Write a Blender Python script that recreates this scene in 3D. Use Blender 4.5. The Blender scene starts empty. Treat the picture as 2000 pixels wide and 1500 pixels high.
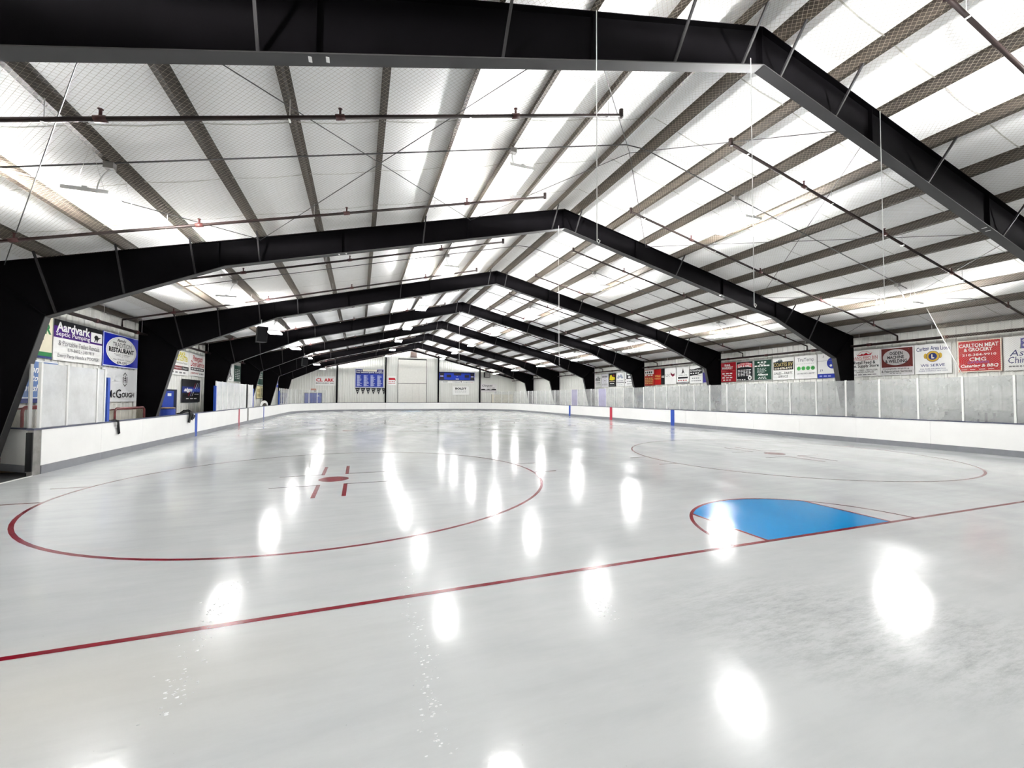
import bpy, math, random
from mathutils import Vector, Matrix
random.seed(7)
SC = bpy.context.scene
COL = SC.collection

# ------------------------------------------------------------------ camera
cam_d = bpy.data.cameras.new('camera'); cam = bpy.data.objects.new('camera', cam_d); COL.objects.link(cam)
cam_d.sensor_fit = 'HORIZONTAL'; cam_d.sensor_width = 36.0; cam_d.lens = 821.94 * 36.0 / 2000.0
cam_d.clip_start = 0.05; cam_d.clip_end = 300
CR = Vector((0.93992342, -0.34136316, 0.003894)); CU = Vector((-0.01441971, -0.02830237, 0.9994954)); CF = Vector((0.3410807, 0.93950528, 0.03152442))
cam.matrix_world = Matrix(((CR.x, CU.x, -CF.x, -6.2086), (CR.y, CU.y, -CF.y, -3.9969), (CR.z, CU.z, -CF.z, 1.8255), (0, 0, 0, 1)))
SC.camera = cam
# ------------------------------------------------------------------ world / exposure
W = bpy.data.worlds.new('world'); SC.world = W; W.use_nodes = True
W.node_tree.nodes['Background'].inputs[0].default_value = (0.6, 0.65, 0.7, 1)
W.node_tree.nodes['Background'].inputs[1].default_value = 0.3
SC.view_settings.view_transform = 'Standard'; SC.view_settings.look = 'None'
SC.view_settings.exposure = 1.22; SC.view_settings.gamma = 1.0; SC.view_settings.use_curve_mapping = False
LAMP_DOWN = 66.0          # emission of the fluorescent tubes
FILL_UP = 3.3            # watts of the fill light added above each fixture to brighten the ceiling
SC.cycles.max_bounces = 7; SC.cycles.diffuse_bounces = 4; SC.cycles.glossy_bounces = 3; SC.cycles.adaptive_threshold = 0.02
SC.cycles.transparent_max_bounces = 24; SC.cycles.caustics_reflective = True; SC.cycles.blur_glossy = 1.5; SC.cycles.caustics_refractive = False
SC.cycles.sample_clamp_indirect = 6.0; SC.cycles.use_light_tree = False

# ------------------------------------------------------------------ materials
MATS = {}
def new_mat(name):
    m = bpy.data.materials.new(name); m.use_nodes = True
    return m, m.node_tree, m.node_tree.nodes['Principled BSDF']
def pm(name, base, rough=0.5, metal=0.0, var=0.0, scale=4.0, bump=0.0, spec=0.5, stretch=None, emit=0.0):
    if name in MATS: return MATS[name]
    m, nt, b = new_mat(name)
    b.inputs['Roughness'].default_value = rough; b.inputs['Metallic'].default_value = metal
    b.inputs['Specular IOR Level'].default_value = spec
    b.inputs['Base Color'].default_value = (*base, 1)
    if emit:
        b.inputs['Emission Color'].default_value = (*base, 1); b.inputs['Emission Strength'].default_value = emit
    if var or bump:
        tc = nt.nodes.new('ShaderNodeTexCoord'); mp = nt.nodes.new('ShaderNodeMapping')
        if stretch: mp.inputs['Scale'].default_value = stretch
        n = nt.nodes.new('ShaderNodeTexNoise'); n.inputs['Scale'].default_value = scale; n.inputs['Detail'].default_value = 6
        nt.links.new(tc.outputs['Object'], mp.inputs[0]); nt.links.new(mp.outputs[0], n.inputs['Vector'])
        if var:
            r = nt.nodes.new('ShaderNodeValToRGB')
            r.color_ramp.elements[0].position = 0.3; r.color_ramp.elements[1].position = 0.7
            r.color_ramp.elements[0].color = (*[max(0, c * (1 - var)) for c in base], 1)
            r.color_ramp.elements[1].color = (*[min(1, c * (1 + var)) for c in base], 1)
            nt.links.new(n.outputs['Fac'], r.inputs[0]); nt.links.new(r.outputs[0], b.inputs['Base Color'])
        if bump:
            bp = nt.nodes.new('ShaderNodeBump'); bp.inputs['Strength'].default_value = bump; bp.inputs['Distance'].default_value = 0.02
            nt.links.new(n.outputs['Fac'], bp.inputs['Height']); nt.links.new(bp.outputs[0], b.inputs['Normal'])
    MATS[name] = m
    return m
def paint(c, rough=0.45):
    return pm('print_%02x%02x%02x' % tuple(int(255 * v) for v in c), c, rough, var=0.04, scale=3, spec=0.15)

def ice_mat(name, base, dirt=True):
    m, nt, b = new_mat(name); N = nt.nodes; L = nt.links
    tc = N.new('ShaderNodeTexCoord')
    def noise(scale, detail=6, stretch=(1, 1, 1), rot=0.0, rough=0.55):
        mp = N.new('ShaderNodeMapping'); mp.inputs['Scale'].default_value = stretch; mp.inputs['Rotation'].default_value = (0, 0, rot)
        n = N.new('ShaderNodeTexNoise'); n.inputs['Scale'].default_value = scale; n.inputs['Detail'].default_value = detail; n.inputs['Roughness'].default_value = rough
        L.new(tc.outputs['Object'], mp.inputs[0]); L.new(mp.outputs[0], n.inputs['Vector']); return n
    def ramp(src, p0, p1, c0, c1):
        r = N.new('ShaderNodeValToRGB'); r.color_ramp.elements[0].position = p0; r.color_ramp.elements[1].position = p1
        r.color_ramp.elements[0].color = (*c0, 1); r.color_ramp.elements[1].color = (*c1, 1); L.new(src, r.inputs[0]); return r
    def mix(kind, fac, a, c):
        x = N.new('ShaderNodeMix'); x.data_type = 'RGBA'; x.blend_type = kind
        if isinstance(fac, float): x.inputs[0].default_value = fac
        else: L.new(fac, x.inputs[0])
        L.new(a, x.inputs[6]); L.new(c, x.inputs[7]); return x.outputs[2]
    big = noise(0.35, 5, (1, 0.45, 1), 0.3)
    c = ramp(big.outputs['Fac'], 0.3, 0.72, [v * 0.86 for v in base], [min(1, v * 1.06) for v in base]).outputs[0]
    if dirt:
        st = noise(2.2, 6, (0.35, 1.6, 1), -0.25, 0.65)
        c = mix('MULTIPLY', 0.8, c, ramp(st.outputs['Fac'], 0.34, 0.6, (0.89, 0.895, 0.9), (1, 1, 1)).outputs[0])
        # skate-scuffed patch behind the goal line
        g = N.new('ShaderNodeTexGradient'); g.gradient_type = 'SPHERICAL'
        mp = N.new('ShaderNodeMapping'); mp.vector_type = 'TEXTURE'
        mp.inputs['Location'].default_value = (-2.4, -1.75, 0); mp.inputs['Scale'].default_value = (2.0, 1.1, 1.0); mp.inputs['Rotation'].default_value = (0, 0, -0.55)
        L.new(tc.outputs['Object'], mp.inputs[0]); L.new(mp.outputs[0], g.inputs[0])
        sn = noise(4.5, 8, (0.7, 2.8, 1), -0.35, 0.85)
        mul = N.new('ShaderNodeMath'); mul.operation = 'MULTIPLY'
        gr = ramp(g.outputs['Fac'], 0.05, 0.6, (0, 0, 0), (1, 1, 1)); sr = ramp(sn.outputs['Fac'], 0.44, 0.70, (0, 0, 0), (0.75, 0.75, 0.75))
        L.new(gr.outputs[0], mul.inputs[0]); L.new(sr.outputs[0], mul.inputs[1])
        dk = N.new('ShaderNodeRGB'); dk.outputs[0].default_value = (0.25, 0.26, 0.25, 1)
        c = mix('MIX', mul.outputs[0], c, dk.outputs[0])
        # warm stained area
        g2 = N.new('ShaderNodeTexGradient'); g2.gradient_type = 'SPHERICAL'
        m2 = N.new('ShaderNodeMapping'); m2.vector_type = 'TEXTURE'; m2.inputs['Location'].default_value = (-8.0, -0.6, 0); m2.inputs['Scale'].default_value = (2.2, 1.0, 1)
        L.new(tc.outputs['Object'], m2.inputs[0]); L.new(m2.outputs[0], g2.inputs[0])
        wm = N.new('ShaderNodeRGB'); wm.outputs[0].default_value = (0.66, 0.62, 0.53, 1)
        w2 = N.new('ShaderNodeMath'); w2.operation = 'MULTIPLY'; w2.inputs[1].default_value = 0.35; L.new(g2.outputs['Fac'], w2.inputs[0])
        c = mix('MIX', w2.outputs[0], c, wm.outputs[0])
        # tiny specks
        vo = noise(38, 2); sp = ramp(vo.outputs['Fac'], 0.76, 0.79, (1, 1, 1), (0.5, 0.5, 0.5))
        c = mix('MULTIPLY', 0.6, c, sp.outputs[0])
    L.new(c, b.inputs['Base Color'])
    rn = noise(0.9, 6, (1, 0.5, 1), 0.6)
    rr = ramp(rn.outputs['Fac'], 0.35, 0.7, (0.085,) * 3, (0.24,) * 3)
    L.new(rr.outputs[0], b.inputs['Roughness'])
    b.inputs['IOR'].default_value = 1.33; b.inputs['Specular IOR Level'].default_value = 0.55
    b1 = noise(1.3, 4, (1, 0.7, 1)); b2 = noise(14, 4, (0.5, 1.4, 1), -0.4)
    add = N.new('ShaderNodeMath'); add.operation = 'MULTIPLY_ADD'; add.inputs[1].default_value = 0.26
    L.new(b2.outputs['Fac'], add.inputs[0]); L.new(b1.outputs['Fac'], add.inputs[2])
    bp = N.new('ShaderNodeBump'); bp.inputs['Strength'].default_value = 0.15; bp.inputs['Distance'].default_value = 0.012
    L.new(add.outputs[0], bp.inputs['Height']); L.new(bp.outputs[0], b.inputs['Normal'])
    MATS[name] = m
    return m

def glass_mat(name, haze, tint=(0.86, 0.88, 0.88), scale=3.0, spread=0.25):
    """clear sheet with scratches and dried spray: transparent + diffuse haze + sharp surface reflection"""
    m = bpy.data.materials.new(name); m.use_nodes = True; nt = m.node_tree; N = nt.nodes; L = nt.links
    N.remove(N['Principled BSDF']); out = N['Material Output']
    tr = N.new('ShaderNodeBsdfTransparent'); tr.inputs[0].default_value = (0.97, 0.98, 0.98, 1)
    df = N.new('ShaderNodeBsdfDiffuse'); df.inputs[0].default_value = (*tint, 1)
    gl = N.new('ShaderNodeBsdfGlossy'); gl.inputs['Roughness'].default_value = 0.04; gl.inputs[0].default_value = (1, 1, 1, 1)
    tc = N.new('ShaderNodeTexCoord'); n = N.new('ShaderNodeTexNoise'); n.inputs['Scale'].default_value = scale; n.inputs['Detail'].default_value = 8; n.inputs['Roughness'].default_value = 0.65
    L.new(tc.outputs['Object'], n.inputs['Vector'])
    mr = N.new('ShaderNodeMapRange'); mr.inputs['From Min'].default_value = 0.3; mr.inputs['From Max'].default_value = 0.7
    mr.inputs['To Min'].default_value = max(0, haze - spread); mr.inputs['To Max'].default_value = min(1, haze + spread)
    L.new(n.outputs['Fac'], mr.inputs['Value'])
    m1 = N.new('ShaderNodeMixShader'); L.new(mr.outputs[0], m1.inputs[0]); L.new(tr.outputs[0], m1.inputs[1]); L.new(df.outputs[0], m1.inputs[2])
    lw = N.new('ShaderNodeLayerWeight'); lw.inputs[0].default_value = 0.5        # Facing = 1 - |cos|, same on both faces of the sheet
    pw = N.new('ShaderNodeMath'); pw.operation = 'POWER'; pw.inputs[1].default_value = 5.0; L.new(lw.outputs['Facing'], pw.inputs[0])
    ma = N.new('ShaderNodeMath'); ma.operation = 'MULTIPLY_ADD'; ma.inputs[1].default_value = 0.7; ma.inputs[2].default_value = 0.035; L.new(pw.outputs[0], ma.inputs[0])
    m2 = N.new('ShaderNodeMixShader'); L.new(ma.outputs[0], m2.inputs[0]); L.new(m1.outputs[0], m2.inputs[1]); L.new(gl.outputs[0], m2.inputs[2])
    L.new(m2.outputs[0], out.inputs[0]); MATS[name] = m
    return m

ICE = ice_mat('ice', (0.555, 0.57, 0.575))
RED_LINE = ice_mat('ice_red_paint', (0.17, 0.004, 0.014), dirt=False)
BLUE_PAINT = ice_mat('ice_blue_paint', (0.008, 0.26, 0.60), dirt=False)
DARK_LINE = ice_mat('ice_dark_line', (0.12, 0.05, 0.06), dirt=False)
GREY_LINE = ice_mat('ice_grey_line', (0.16, 0.17, 0.19), dirt=False)
CEIL = pm('insulation_white', (0.95, 0.95, 0.945), 0.75, var=0.02, scale=1.2, bump=0.35)
SEAM = pm('insulation_seam', (0.55, 0.54, 0.50), 0.8, var=0.3, scale=9)
STEEL = pm('black_steel', (0.0022, 0.0019, 0.0024), 0.7, var=0.3, scale=2, spec=0.03)
FLANGE = pm('grey_steel_flange', (0.034, 0.033, 0.034), 0.55, var=0.1, scale=3)
PURL = pm('brown_purlin', (0.034, 0.025, 0.017), 0.55, var=0.35, scale=1.5, stretch=(6, 0.6, 6))
BRACE = pm('brace_steel', (0.022, 0.021, 0.022), 0.6, var=0.2, spec=0.2)
PIPE = pm('dark_red_pipe', (0.015, 0.007, 0.006), 0.5, var=0.5, scale=1.2, spec=0.3)
FITTING = pm('red_fitting', (0.05, 0.010, 0.009), 0.5, var=0.2)
CABLE = pm('dark_cable', (0.06, 0.06, 0.06), 0.5)
ROPE = pm('white_rope', (0.75, 0.75, 0.73), 0.7)
NETM = pm('tan_net', (0.42, 0.37, 0.30), 0.8)
NETW = pm('white_net', (0.62, 0.58, 0.47), 0.8)
WALL = pm('wall_liner', (0.70, 0.70, 0.66), 0.5, var=0.06, scale=0.8, stretch=(1, 1, 0.3))
WALLBASE = pm('wall_backing', (0.55, 0.55, 0.52), 0.7, var=0.05)
RUBBER = pm('black_rubber', (0.012, 0.012, 0.013), 0.75, var=0.3, scale=30, bump=0.2)
WOOD = pm('worn_wood', (0.30, 0.22, 0.14), 0.7, var=0.3, scale=6)
HDPE = pm('white_board_plastic', (0.90, 0.895, 0.875), 0.35, var=0.02, scale=2)
KICK = pm('grey_kick_plastic', (0.20, 0.205, 0.225), 0.4, var=0.08)
CAP = pm('slate_cap_rail', (0.055, 0.06, 0.10), 0.4, var=0.15)
BLUEP = pm('blue_plastic', (0.03, 0.075, 0.36), 0.4, var=0.08, spec=0.2)
REDP = pm('red_plastic', (0.45, 0.03, 0.06), 0.4, var=0.08, spec=0.2)
ALU = pm('aluminium', (0.66, 0.66, 0.64), 0.4, metal=0.3, var=0.06)
WHITE_POST = pm('white_post', (0.78, 0.78, 0.76), 0.4, var=0.04)
GREYSTEEL = pm('scuffed_grey_steel', (0.23, 0.22, 0.21), 0.5, metal=0.3, var=0.25, scale=5)
BLACK = pm('black_plastic', (0.008, 0.008, 0.009), 0.55, var=0.2, spec=0.2)
LAMPHOUSE = pm('lamp_white_enamel', (0.82, 0.82, 0.80), 0.35, var=0.02)
LAMP = pm('lamp_tube', (1.0, 0.995, 0.985), 0.4, emit=LAMP_DOWN)
GOALRED = pm('goal_red', (0.42, 0.012, 0.015), 0.35, var=0.12, spec=0.2)
GOALDK = pm('goal_dark_red', (0.13, 0.02, 0.02), 0.4, var=0.3)
BLUEDOOR = pm('blue_door_paint', (0.02, 0.05, 0.30), 0.4, var=0.1, spec=0.2)
G_CLEAR = glass_mat('glass_clear', 0.06, spread=0.05)
G_HAZE = glass_mat('glass_scuffed', 0.40, tint=(0.52, 0.53, 0.53), spread=0.10, scale=1.4)
G_HEAVY = glass_mat('glass_frosted', 0.84, tint=(0.72, 0.73, 0.73), spread=0.14, scale=1.6)
G_FAR = glass_mat('glass_far', 0.20, tint=(0.66, 0.66, 0.66), spread=0.12)
G_CORNER = glass_mat('glass_corner', 0.10, tint=(0.7, 0.7, 0.7), spread=0.06)
G_VIOLET = glass_mat('glass_violet', 0.7, tint=(0.44, 0.42, 0.58), spread=0.12)

# ------------------------------------------------------------------ mesh builder
def wloc(o):
    v = Vector((0, 0, 0))
    while o: v += o.location; o = o.parent
    return v
class MB:
    def __init__(s): s.v = []; s.f = []; s.smooth = []
    def add(s, vs, fs, smooth=False):
        n = len(s.v); s.v += [tuple(v) for v in vs]
        for f in fs: s.f.append(tuple(n + i for i in f)); s.smooth.append(smooth)
        return s
    def box(s, x0, x1, y0, y1, z0, z1):
        v = [(x, y, z) for z in (z0, z1) for y in (y0, y1) for x in (x0, x1)]
        return s.add(v, [(0, 2, 3, 1), (4, 5, 7, 6), (0, 1, 5, 4), (1, 3, 7, 5), (3, 2, 6, 7), (2, 0, 4, 6)])
    def hexa(s, a, b):        # two quads (4 pts each) joined
        return s.add(list(a) + list(b), [(3, 2, 1, 0), (4, 5, 6, 7), (0, 1, 5, 4), (1, 2, 6, 5), (2, 3, 7, 6), (3, 0, 4, 7)])
    def bar(s, p0, p1, w, h, up=(0, 0, 1)):
        p0 = Vector(p0); p1 = Vector(p1); d = (p1 - p0).normalized(); u = Vector(up)
        if abs(d.dot(u)) > 0.98: u = Vector((1, 0, 0))
        r = d.cross(u).normalized() * (w / 2); q = r.cross(d).normalized() * (h / 2)
        o = [-r - q, r - q, r + q, -r + q]
        return s.hexa([p0 + k for k in o], [p1 + k for k in o])
    def tube(s, pts, r, n=8, cap=True):
        pts = [Vector(p) for p in pts]; rings = []
        ref = None
        for i, p in enumerate(pts):
            d = (pts[min(i + 1, len(pts) - 1)] - pts[max(i - 1, 0)]).normalized()
            if ref is None:
                ref = Vector((0, 0, 1)) if abs(d.z) < 0.9 else Vector((1, 0, 0))
            a = d.cross(ref).normalized(); b = d.cross(a).normalized(); ref = a.cross(d).normalized() if abs(d.dot(ref)) < 0.98 else ref
            rr = r[i] if isinstance(r, (list, tuple)) else r
            rings.append([p + (a * math.cos(2 * math.pi * k / n) + b * math.sin(2 * math.pi * k / n)) * rr for k in range(n)])
        vs = [v for ring in rings for v in ring]; fs = []
        for i in range(len(pts) - 1):
            for k in range(n):
                k2 = (k + 1) % n; fs.append((i * n + k, i * n + k2, (i + 1) * n + k2, (i + 1) * n + k))
        if cap: fs.append(tuple(range(n - 1, -1, -1))); fs.append(tuple((len(pts) - 1) * n + k for k in range(n)))
        return s.add(vs, fs, True)
    def plate(s, poly, o, u, v, w0, w1):   # polygon in (u,v) extruded along u x v from w0 to w1
        o = Vector(o); u = Vector(u); v = Vector(v); w = u.cross(v).normalized(); n = len(poly)
        a = [o + u * x + v * y + w * w0 for x, y in poly]; b = [o + u * x + v * y + w * w1 for x, y in poly]
        fs = [tuple(range(n - 1, -1, -1)), tuple(range(n, 2 * n))] + [(i, (i + 1) % n, n + (i + 1) % n, n + i) for i in range(n)]
        return s.add(a + b, fs)
    def lathe(s, prof, c, n=16):
        c = Vector(c); vs = []; fs = []
        for r, z in prof:
            for k in range(n): a = 2 * math.pi * k / n; vs.append(c + Vector((r * math.cos(a), r * math.sin(a), z)))
        for i in range(len(prof) - 1):
            for k in range(n): k2 = (k + 1) % n; fs.append((i * n + k, i * n + k2, (i + 1) * n + k2, (i + 1) * n + k))
        fs.append(tuple(range(n - 1, -1, -1))); fs.append(tuple((len(prof) - 1) * n + k for k in range(n)))
        return s.add(vs, fs, True)
    def mesh(s, name, org=(0, 0, 0)):
        me = bpy.data.meshes.new(name); o = Vector(org)
        me.from_pydata([(v[0] - o.x, v[1] - o.y, v[2] - o.z) for v in s.v], [], s.f)
        me.polygons.foreach_set('use_smooth', s.smooth); me.update()
        return me
    def build(s, name, mat, parent=None, org=None):
        if org is None:
            if parent: org = wloc(parent)
            else:
                xs, ys, zs = zip(*s.v); org = Vector(((min(xs) + max(xs)) / 2, (min(ys) + max(ys)) / 2, min(zs)))
        me = s.mesh(name, org); me.materials.append(mat)
        o = bpy.data.objects.new(name, me); COL.objects.link(o)
        if parent: o.parent = parent
        else: o.location = org
        return o
def tag(o, label=None, cat=None, group=None, kind=None):
    if label: o['label'] = label
    if cat: o['category'] = cat
    if group: o['group'] = group
    if kind: o['kind'] = kind
    return o
def thing(name, loc, label, cat, group=None):
    o = bpy.data.objects.new(name, None); COL.objects.link(o); o.location = loc; o.empty_display_size = 0.2
    return tag(o, label, cat, group)
def copy_tree(o, parent=None, loc=None):
    c = o.copy(); COL.objects.link(c); c.parent = parent
    if loc is not None: c.location = loc
    for ch in [k for k in o.children]: copy_tree(ch, c)
    return c
ORD = 'first second third fourth fifth sixth seventh eighth ninth tenth eleventh twelfth thirteenth fourteenth fifteenth sixteenth seventeenth eighteenth nineteenth twentieth'.split()
def nth(i): return ORD[i] if i < 20 else 'twenty-' + ORD[i - 20]
def inst(name, me, parent, loc, rotz=0.0):
    o = bpy.data.objects.new(name, me); COL.objects.link(o); o.parent = parent; o.location = loc; o.rotation_euler = (0, 0, rotz)
    return o

# ------------------------------------------------------------------ dimensions (metres, from the rink markings)
XR = 0.42; SL = 0.2433
def ztop(x): return 8.40 - SL * abs(x - XR)          # top of the frames = underside of the purlins
YF = [-6.27 + 7.67 * k for k in range(9)]             # nine frame lines
XL, XO = -14.45, 15.46                                # outer column faces
WLX, WRX = -14.66, 15.76                              # side wall liner faces
YB, YN = 55.16, -6.6                                  # gable wall faces
PX = sorted([XR - 0.45 - 1.46 * i for i in range(10)] + [XR + 0.45 + 1.46 * i for i in range(10)])
RL, RR, RF, RN, RAD = -13.15, 13.35, 53.6, -4.5, 8.4  # rink outline

# ------------------------------------------------------------------ rink outline as an arc-length path
def build_path():
    pts = []
    def arc(cx, cy, a0, a1, n=24):
        for i in range(n + 1):
            a = math.radians(a0 + (a1 - a0) * i / n); pts.append((cx + RAD * math.cos(a), cy + RAD * math.sin(a)))
    pts.append((RL, 9.0))
    arc(RL + RAD, RF - RAD, 180, 90); arc(RR - RAD, RF - RAD, 90, 0)
    arc(RR - RAD, RN + RAD, 0, -90); arc(RL + RAD, RN + RAD, -90, -180)
    pts.append((RL, 7.55))
    return pts
PATH = build_path()
PS = [0.0]
for a, b in zip(PATH, PATH[1:]): PS.append(PS[-1] + math.dist(a, b))
def at_s(s):
    s = max(0, min(PS[-1], s))
    for i in range(len(PS) - 1):
        if PS[i + 1] >= s - 1e-9:
            t = (s - PS[i]) / max(1e-9, PS[i + 1] - PS[i]); a, b = PATH[i], PATH[i + 1]
            d = Vector((b[0] - a[0], b[1] - a[1])).normalized()
            return Vector((a[0] + (b[0] - a[0]) * t, a[1] + (b[1] - a[1]) * t)), Vector((-d.y, d.x))   # point, outward normal
def s_left(y): return y - 9.0
def s_right(y):
    for i in range(len(PATH) - 1):
        a, b = PATH[i], PATH[i + 1]
        if abs(a[0] - RR) < 1e-6 and abs(b[0] - RR) < 1e-6 and b[1] <= y <= a[1]: return PS[i] + (a[1] - y)
    return None
# orientation check: left side runs +Y, inside of the rink lies at +X, so outward is -X = (-d.y, d.x) for d=(0,1)

# ------------------------------------------------------------------ floor, ice
fl = MB().box(WLX - 0.1, WRX + 0.1, YN - 0.1, YB + 0.1, -0.32, -0.06).build('floor', RUBBER); tag(fl, 'black rubber floor around the rink', 'floor', kind='structure')
poly = [(p[0], p[1]) for p in PATH]
ib = MB(); n = len(poly)
ib.add([(x, y, 0.0) for x, y in poly] + [(x, y, -0.058) for x, y in poly], [tuple(range(n - 1, -1, -1)), tuple(range(n, 2 * n))] + [(i, (i + 1) % n, n + (i + 1) % n, n + i) for i in range(n)])
ice = ib.build('ice_sheet', ICE, org=(0, 0, 0)); tag(ice, 'wet pale grey ice sheet with painted red markings', 'ice', kind='structure')
LZ = 0.0012
def strip(name, pts, w, mat, z=LZ, closed=False):
    mb = MB(); P = [Vector((x, y)) for x, y in pts]; m = len(P); L = []
    for i in range(m):
        a = P[(i - 1) % m] if (closed or i > 0) else P[i]; b = P[(i + 1) % m] if (closed or i < m - 1) else P[i]
        d = (b - a).normalized(); nn = Vector((-d.y, d.x)) * (w / 2); L.append((P[i] + nn, P[i] - nn))
    vs = [(q.x, q.y, z) for pr in L for q in pr]
    fs = [(2 * i, 2 * i + 1, 2 * ((i + 1) % m) + 1, 2 * ((i + 1) % m)) for i in range(m if closed else m - 1)]
    return mb.add(vs, fs).build(name, mat, ice)
def disc(name, cx, cy, r, mat, z=LZ):
    return MB().add([(cx + r * math.cos(2 * math.pi * k / 40), cy + r * math.sin(2 * math.pi * k / 40), z) for k in range(40)], [tuple(range(40))]).build(name, mat, ice)
def circle(cx, cy, r, n=96, a0=0, a1=360):
    return [(cx + r * math.cos(math.radians(a0 + (a1 - a0) * i / n)), cy + r * math.sin(math.radians(a0 + (a1 - a0) * i / n))) for i in range(n + (0 if a1 - a0 == 360 else 1))]
CX = 0.0
def xin(y):
    if y < RN + RAD: dx = math.sqrt(max(0, RAD ** 2 - (RN + RAD - y) ** 2)); return RL + RAD - dx, RR - RAD + dx
    if y > RF - RAD: dx = math.sqrt(max(0, RAD ** 2 - (y - RF + RAD) ** 2)); return RL + RAD - dx, RR - RAD + dx
    return RL, RR
YCEN = 25.9
for gy in (0.0, 2 * YCEN):
    a, b = xin(gy); s = 1 if gy == 0 else -1
    strip('goal_line', [(a + 0.02, gy), (b - 0.02, gy)], 0.06, RED_LINE)
    # crease
    R = 1.83; h = 1.25; yy = math.sqrt(R * R - h * h)
    arcp = [(CX + R * math.sin(t), gy + s * R * math.cos(t)) for t in [(-math.asin(h / R)) + 2 * math.asin(h / R) * i / 24 for i in range(25)]]
    cr = MB().add([(x, y, LZ * 0.6) for x, y in [(CX - h, gy)] + arcp + [(CX + h, gy)]], [tuple(range(27)) if s < 0 else tuple(range(26, -1, -1))]).build('goal_crease', BLUE_PAINT, ice); cr['label'] = 'bright blue goal crease'
    strip('crease_arc', [(CX + R * math.cos(math.radians(t)), gy + s * R * math.sin(math.radians(t))) for t in range(0, 181, 4)], 0.05, RED_LINE, LZ * 1.2)
    for q in (-1, 1): strip('crease_side_line', [(CX + q * h, gy), (CX + q * h, gy + s * yy)], 0.05, RED_LINE, LZ * 1.3)
    for sx in (-6.71, 6.71):
        sy = gy + s * 6.10
        strip('faceoff_circle', circle(CX + sx, sy, 4.57), 0.055, RED_LINE, closed=True)
        disc('faceoff_spot', CX + sx, sy + s * 0.06, 0.31, RED_LINE)
        for qx in (-1, 1):
            for qy in (-1, 1):
                strip('faceoff_mark', [(CX + sx + qx * 1.16, sy + qy * 0.62 + s * .06), (CX + sx + qx * 0.26, sy + qy * 0.62 + s * .06), (CX + sx + qx * 0.262, sy + qy * 1.85)][0:2], 0.045, DARK_LINE)
                strip('faceoff_mark', [(CX + sx + qx * 0.26, sy + qy * 0.58 + s * .06), (CX + sx + qx * 0.26, sy + qy * 1.78 + s * .06)], 0.075, RED_LINE)
                strip('hash_mark', [(CX + sx + qx * 4.57, sy + qy * 0.66 + s * .1), (CX + sx + qx * 5.14, sy + qy * 0.66 + s * .1)], 0.05, RED_LINE)
for y in (18.65, 2 * YCEN - 18.65): strip('zone_line', [(RL + 0.01, y), (RR - 0.01, y)], 0.07, GREY_LINE)
strip('centre_line', [(RL + 0.01, YCEN), (RR - 0.01, YCEN)], 0.08, DARK_LINE)
strip('centre_circle', circle(CX, YCEN, 4.57), 0.055, DARK_LINE, LZ * 1.3, closed=True); disc('centre_spot', CX, YCEN, 0.15, GREY_LINE, LZ * 1.5)
for sx in (-6.71, 6.71):
    for y in (20.2, 2 * YCEN - 20.2): disc('neutral_spot', CX + sx, y, 0.31, RED_LINE)

# ------------------------------------------------------------------ ceiling: insulation draped over the purlins
NY = 66
xs = sorted(set([WLX - 0.02, WRX + 0.02, XR] + PX + [a + (b - a) * t for a, b in zip([WLX] + PX, PX + [WRX]) for t in (0.15, 0.5, 0.85)]))
def ceil_z(x):
    k = [WLX] + PX + [WRX]
    for a, b in zip(k, k[1:]):
        if a <= x <= b:
            t = (x - a) / (b - a); return ztop(x) + 0.205 - 0.05 * 4 * t * (1 - t) * (0 if a < XR < b else 1)
    return ztop(x) + 0.2
cb = MB(); ys = [YN - 0.05 + (YB - YN + 0.1) * j / NY for j in range(NY + 1)]
cb.add([(x, y, ceil_z(x)) for y in ys for x in xs], [(j * len(xs) + i, (j + 1) * len(xs) + i, (j + 1) * len(xs) + i + 1, j * len(xs) + i + 1) for j in range(NY) for i in range(len(xs) - 1)], True)
ceiling = cb.build('ceiling', CEIL, org=(0, 0, 0)); tag(ceiling, 'white draped roof insulation above the purlins', 'ceiling', kind='structure')
rb = MB()
for a, b in ((WLX - 0.15, XR), (XR, WRX + 0.15)):
    rb.hexa([(a, YN - 0.2, ztop(a) + 0.30), (b, YN - 0.2, ztop(b) + 0.30), (b, YN - 0.2, ztop(b) + 0.36), (a, YN - 0.2, ztop(a) + 0.36)], [(a, YB + 0.2, ztop(a) + 0.30), (b, YB + 0.2, ztop(b) + 0.30), (b, YB + 0.2, ztop(b) + 0.36), (a, YB + 0.2, ztop(a) + 0.36)])
rb.build('roof_deck', WALLBASE, ceiling)
# stitched seams of the insulation rolls
y = 0.5 - 1.86 * 3
while y < YB - 0.3:
    for half in (-1, 1):
        X = [x for x in xs if (x - XR) * half >= 0]
        mb = MB(); vs = []
        for x in X:
            w = 0.012; z = ceil_z(x) - 0.006; vs += [(x, y - w, z), (x, y + w, z)]
        mb.add(vs, [(2 * i, 2 * i + 1, 2 * i + 3, 2 * i + 2) for i in range(len(X) - 1)]).build('insulation_seam', SEAM, ceiling)
    y += 1.86

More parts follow.
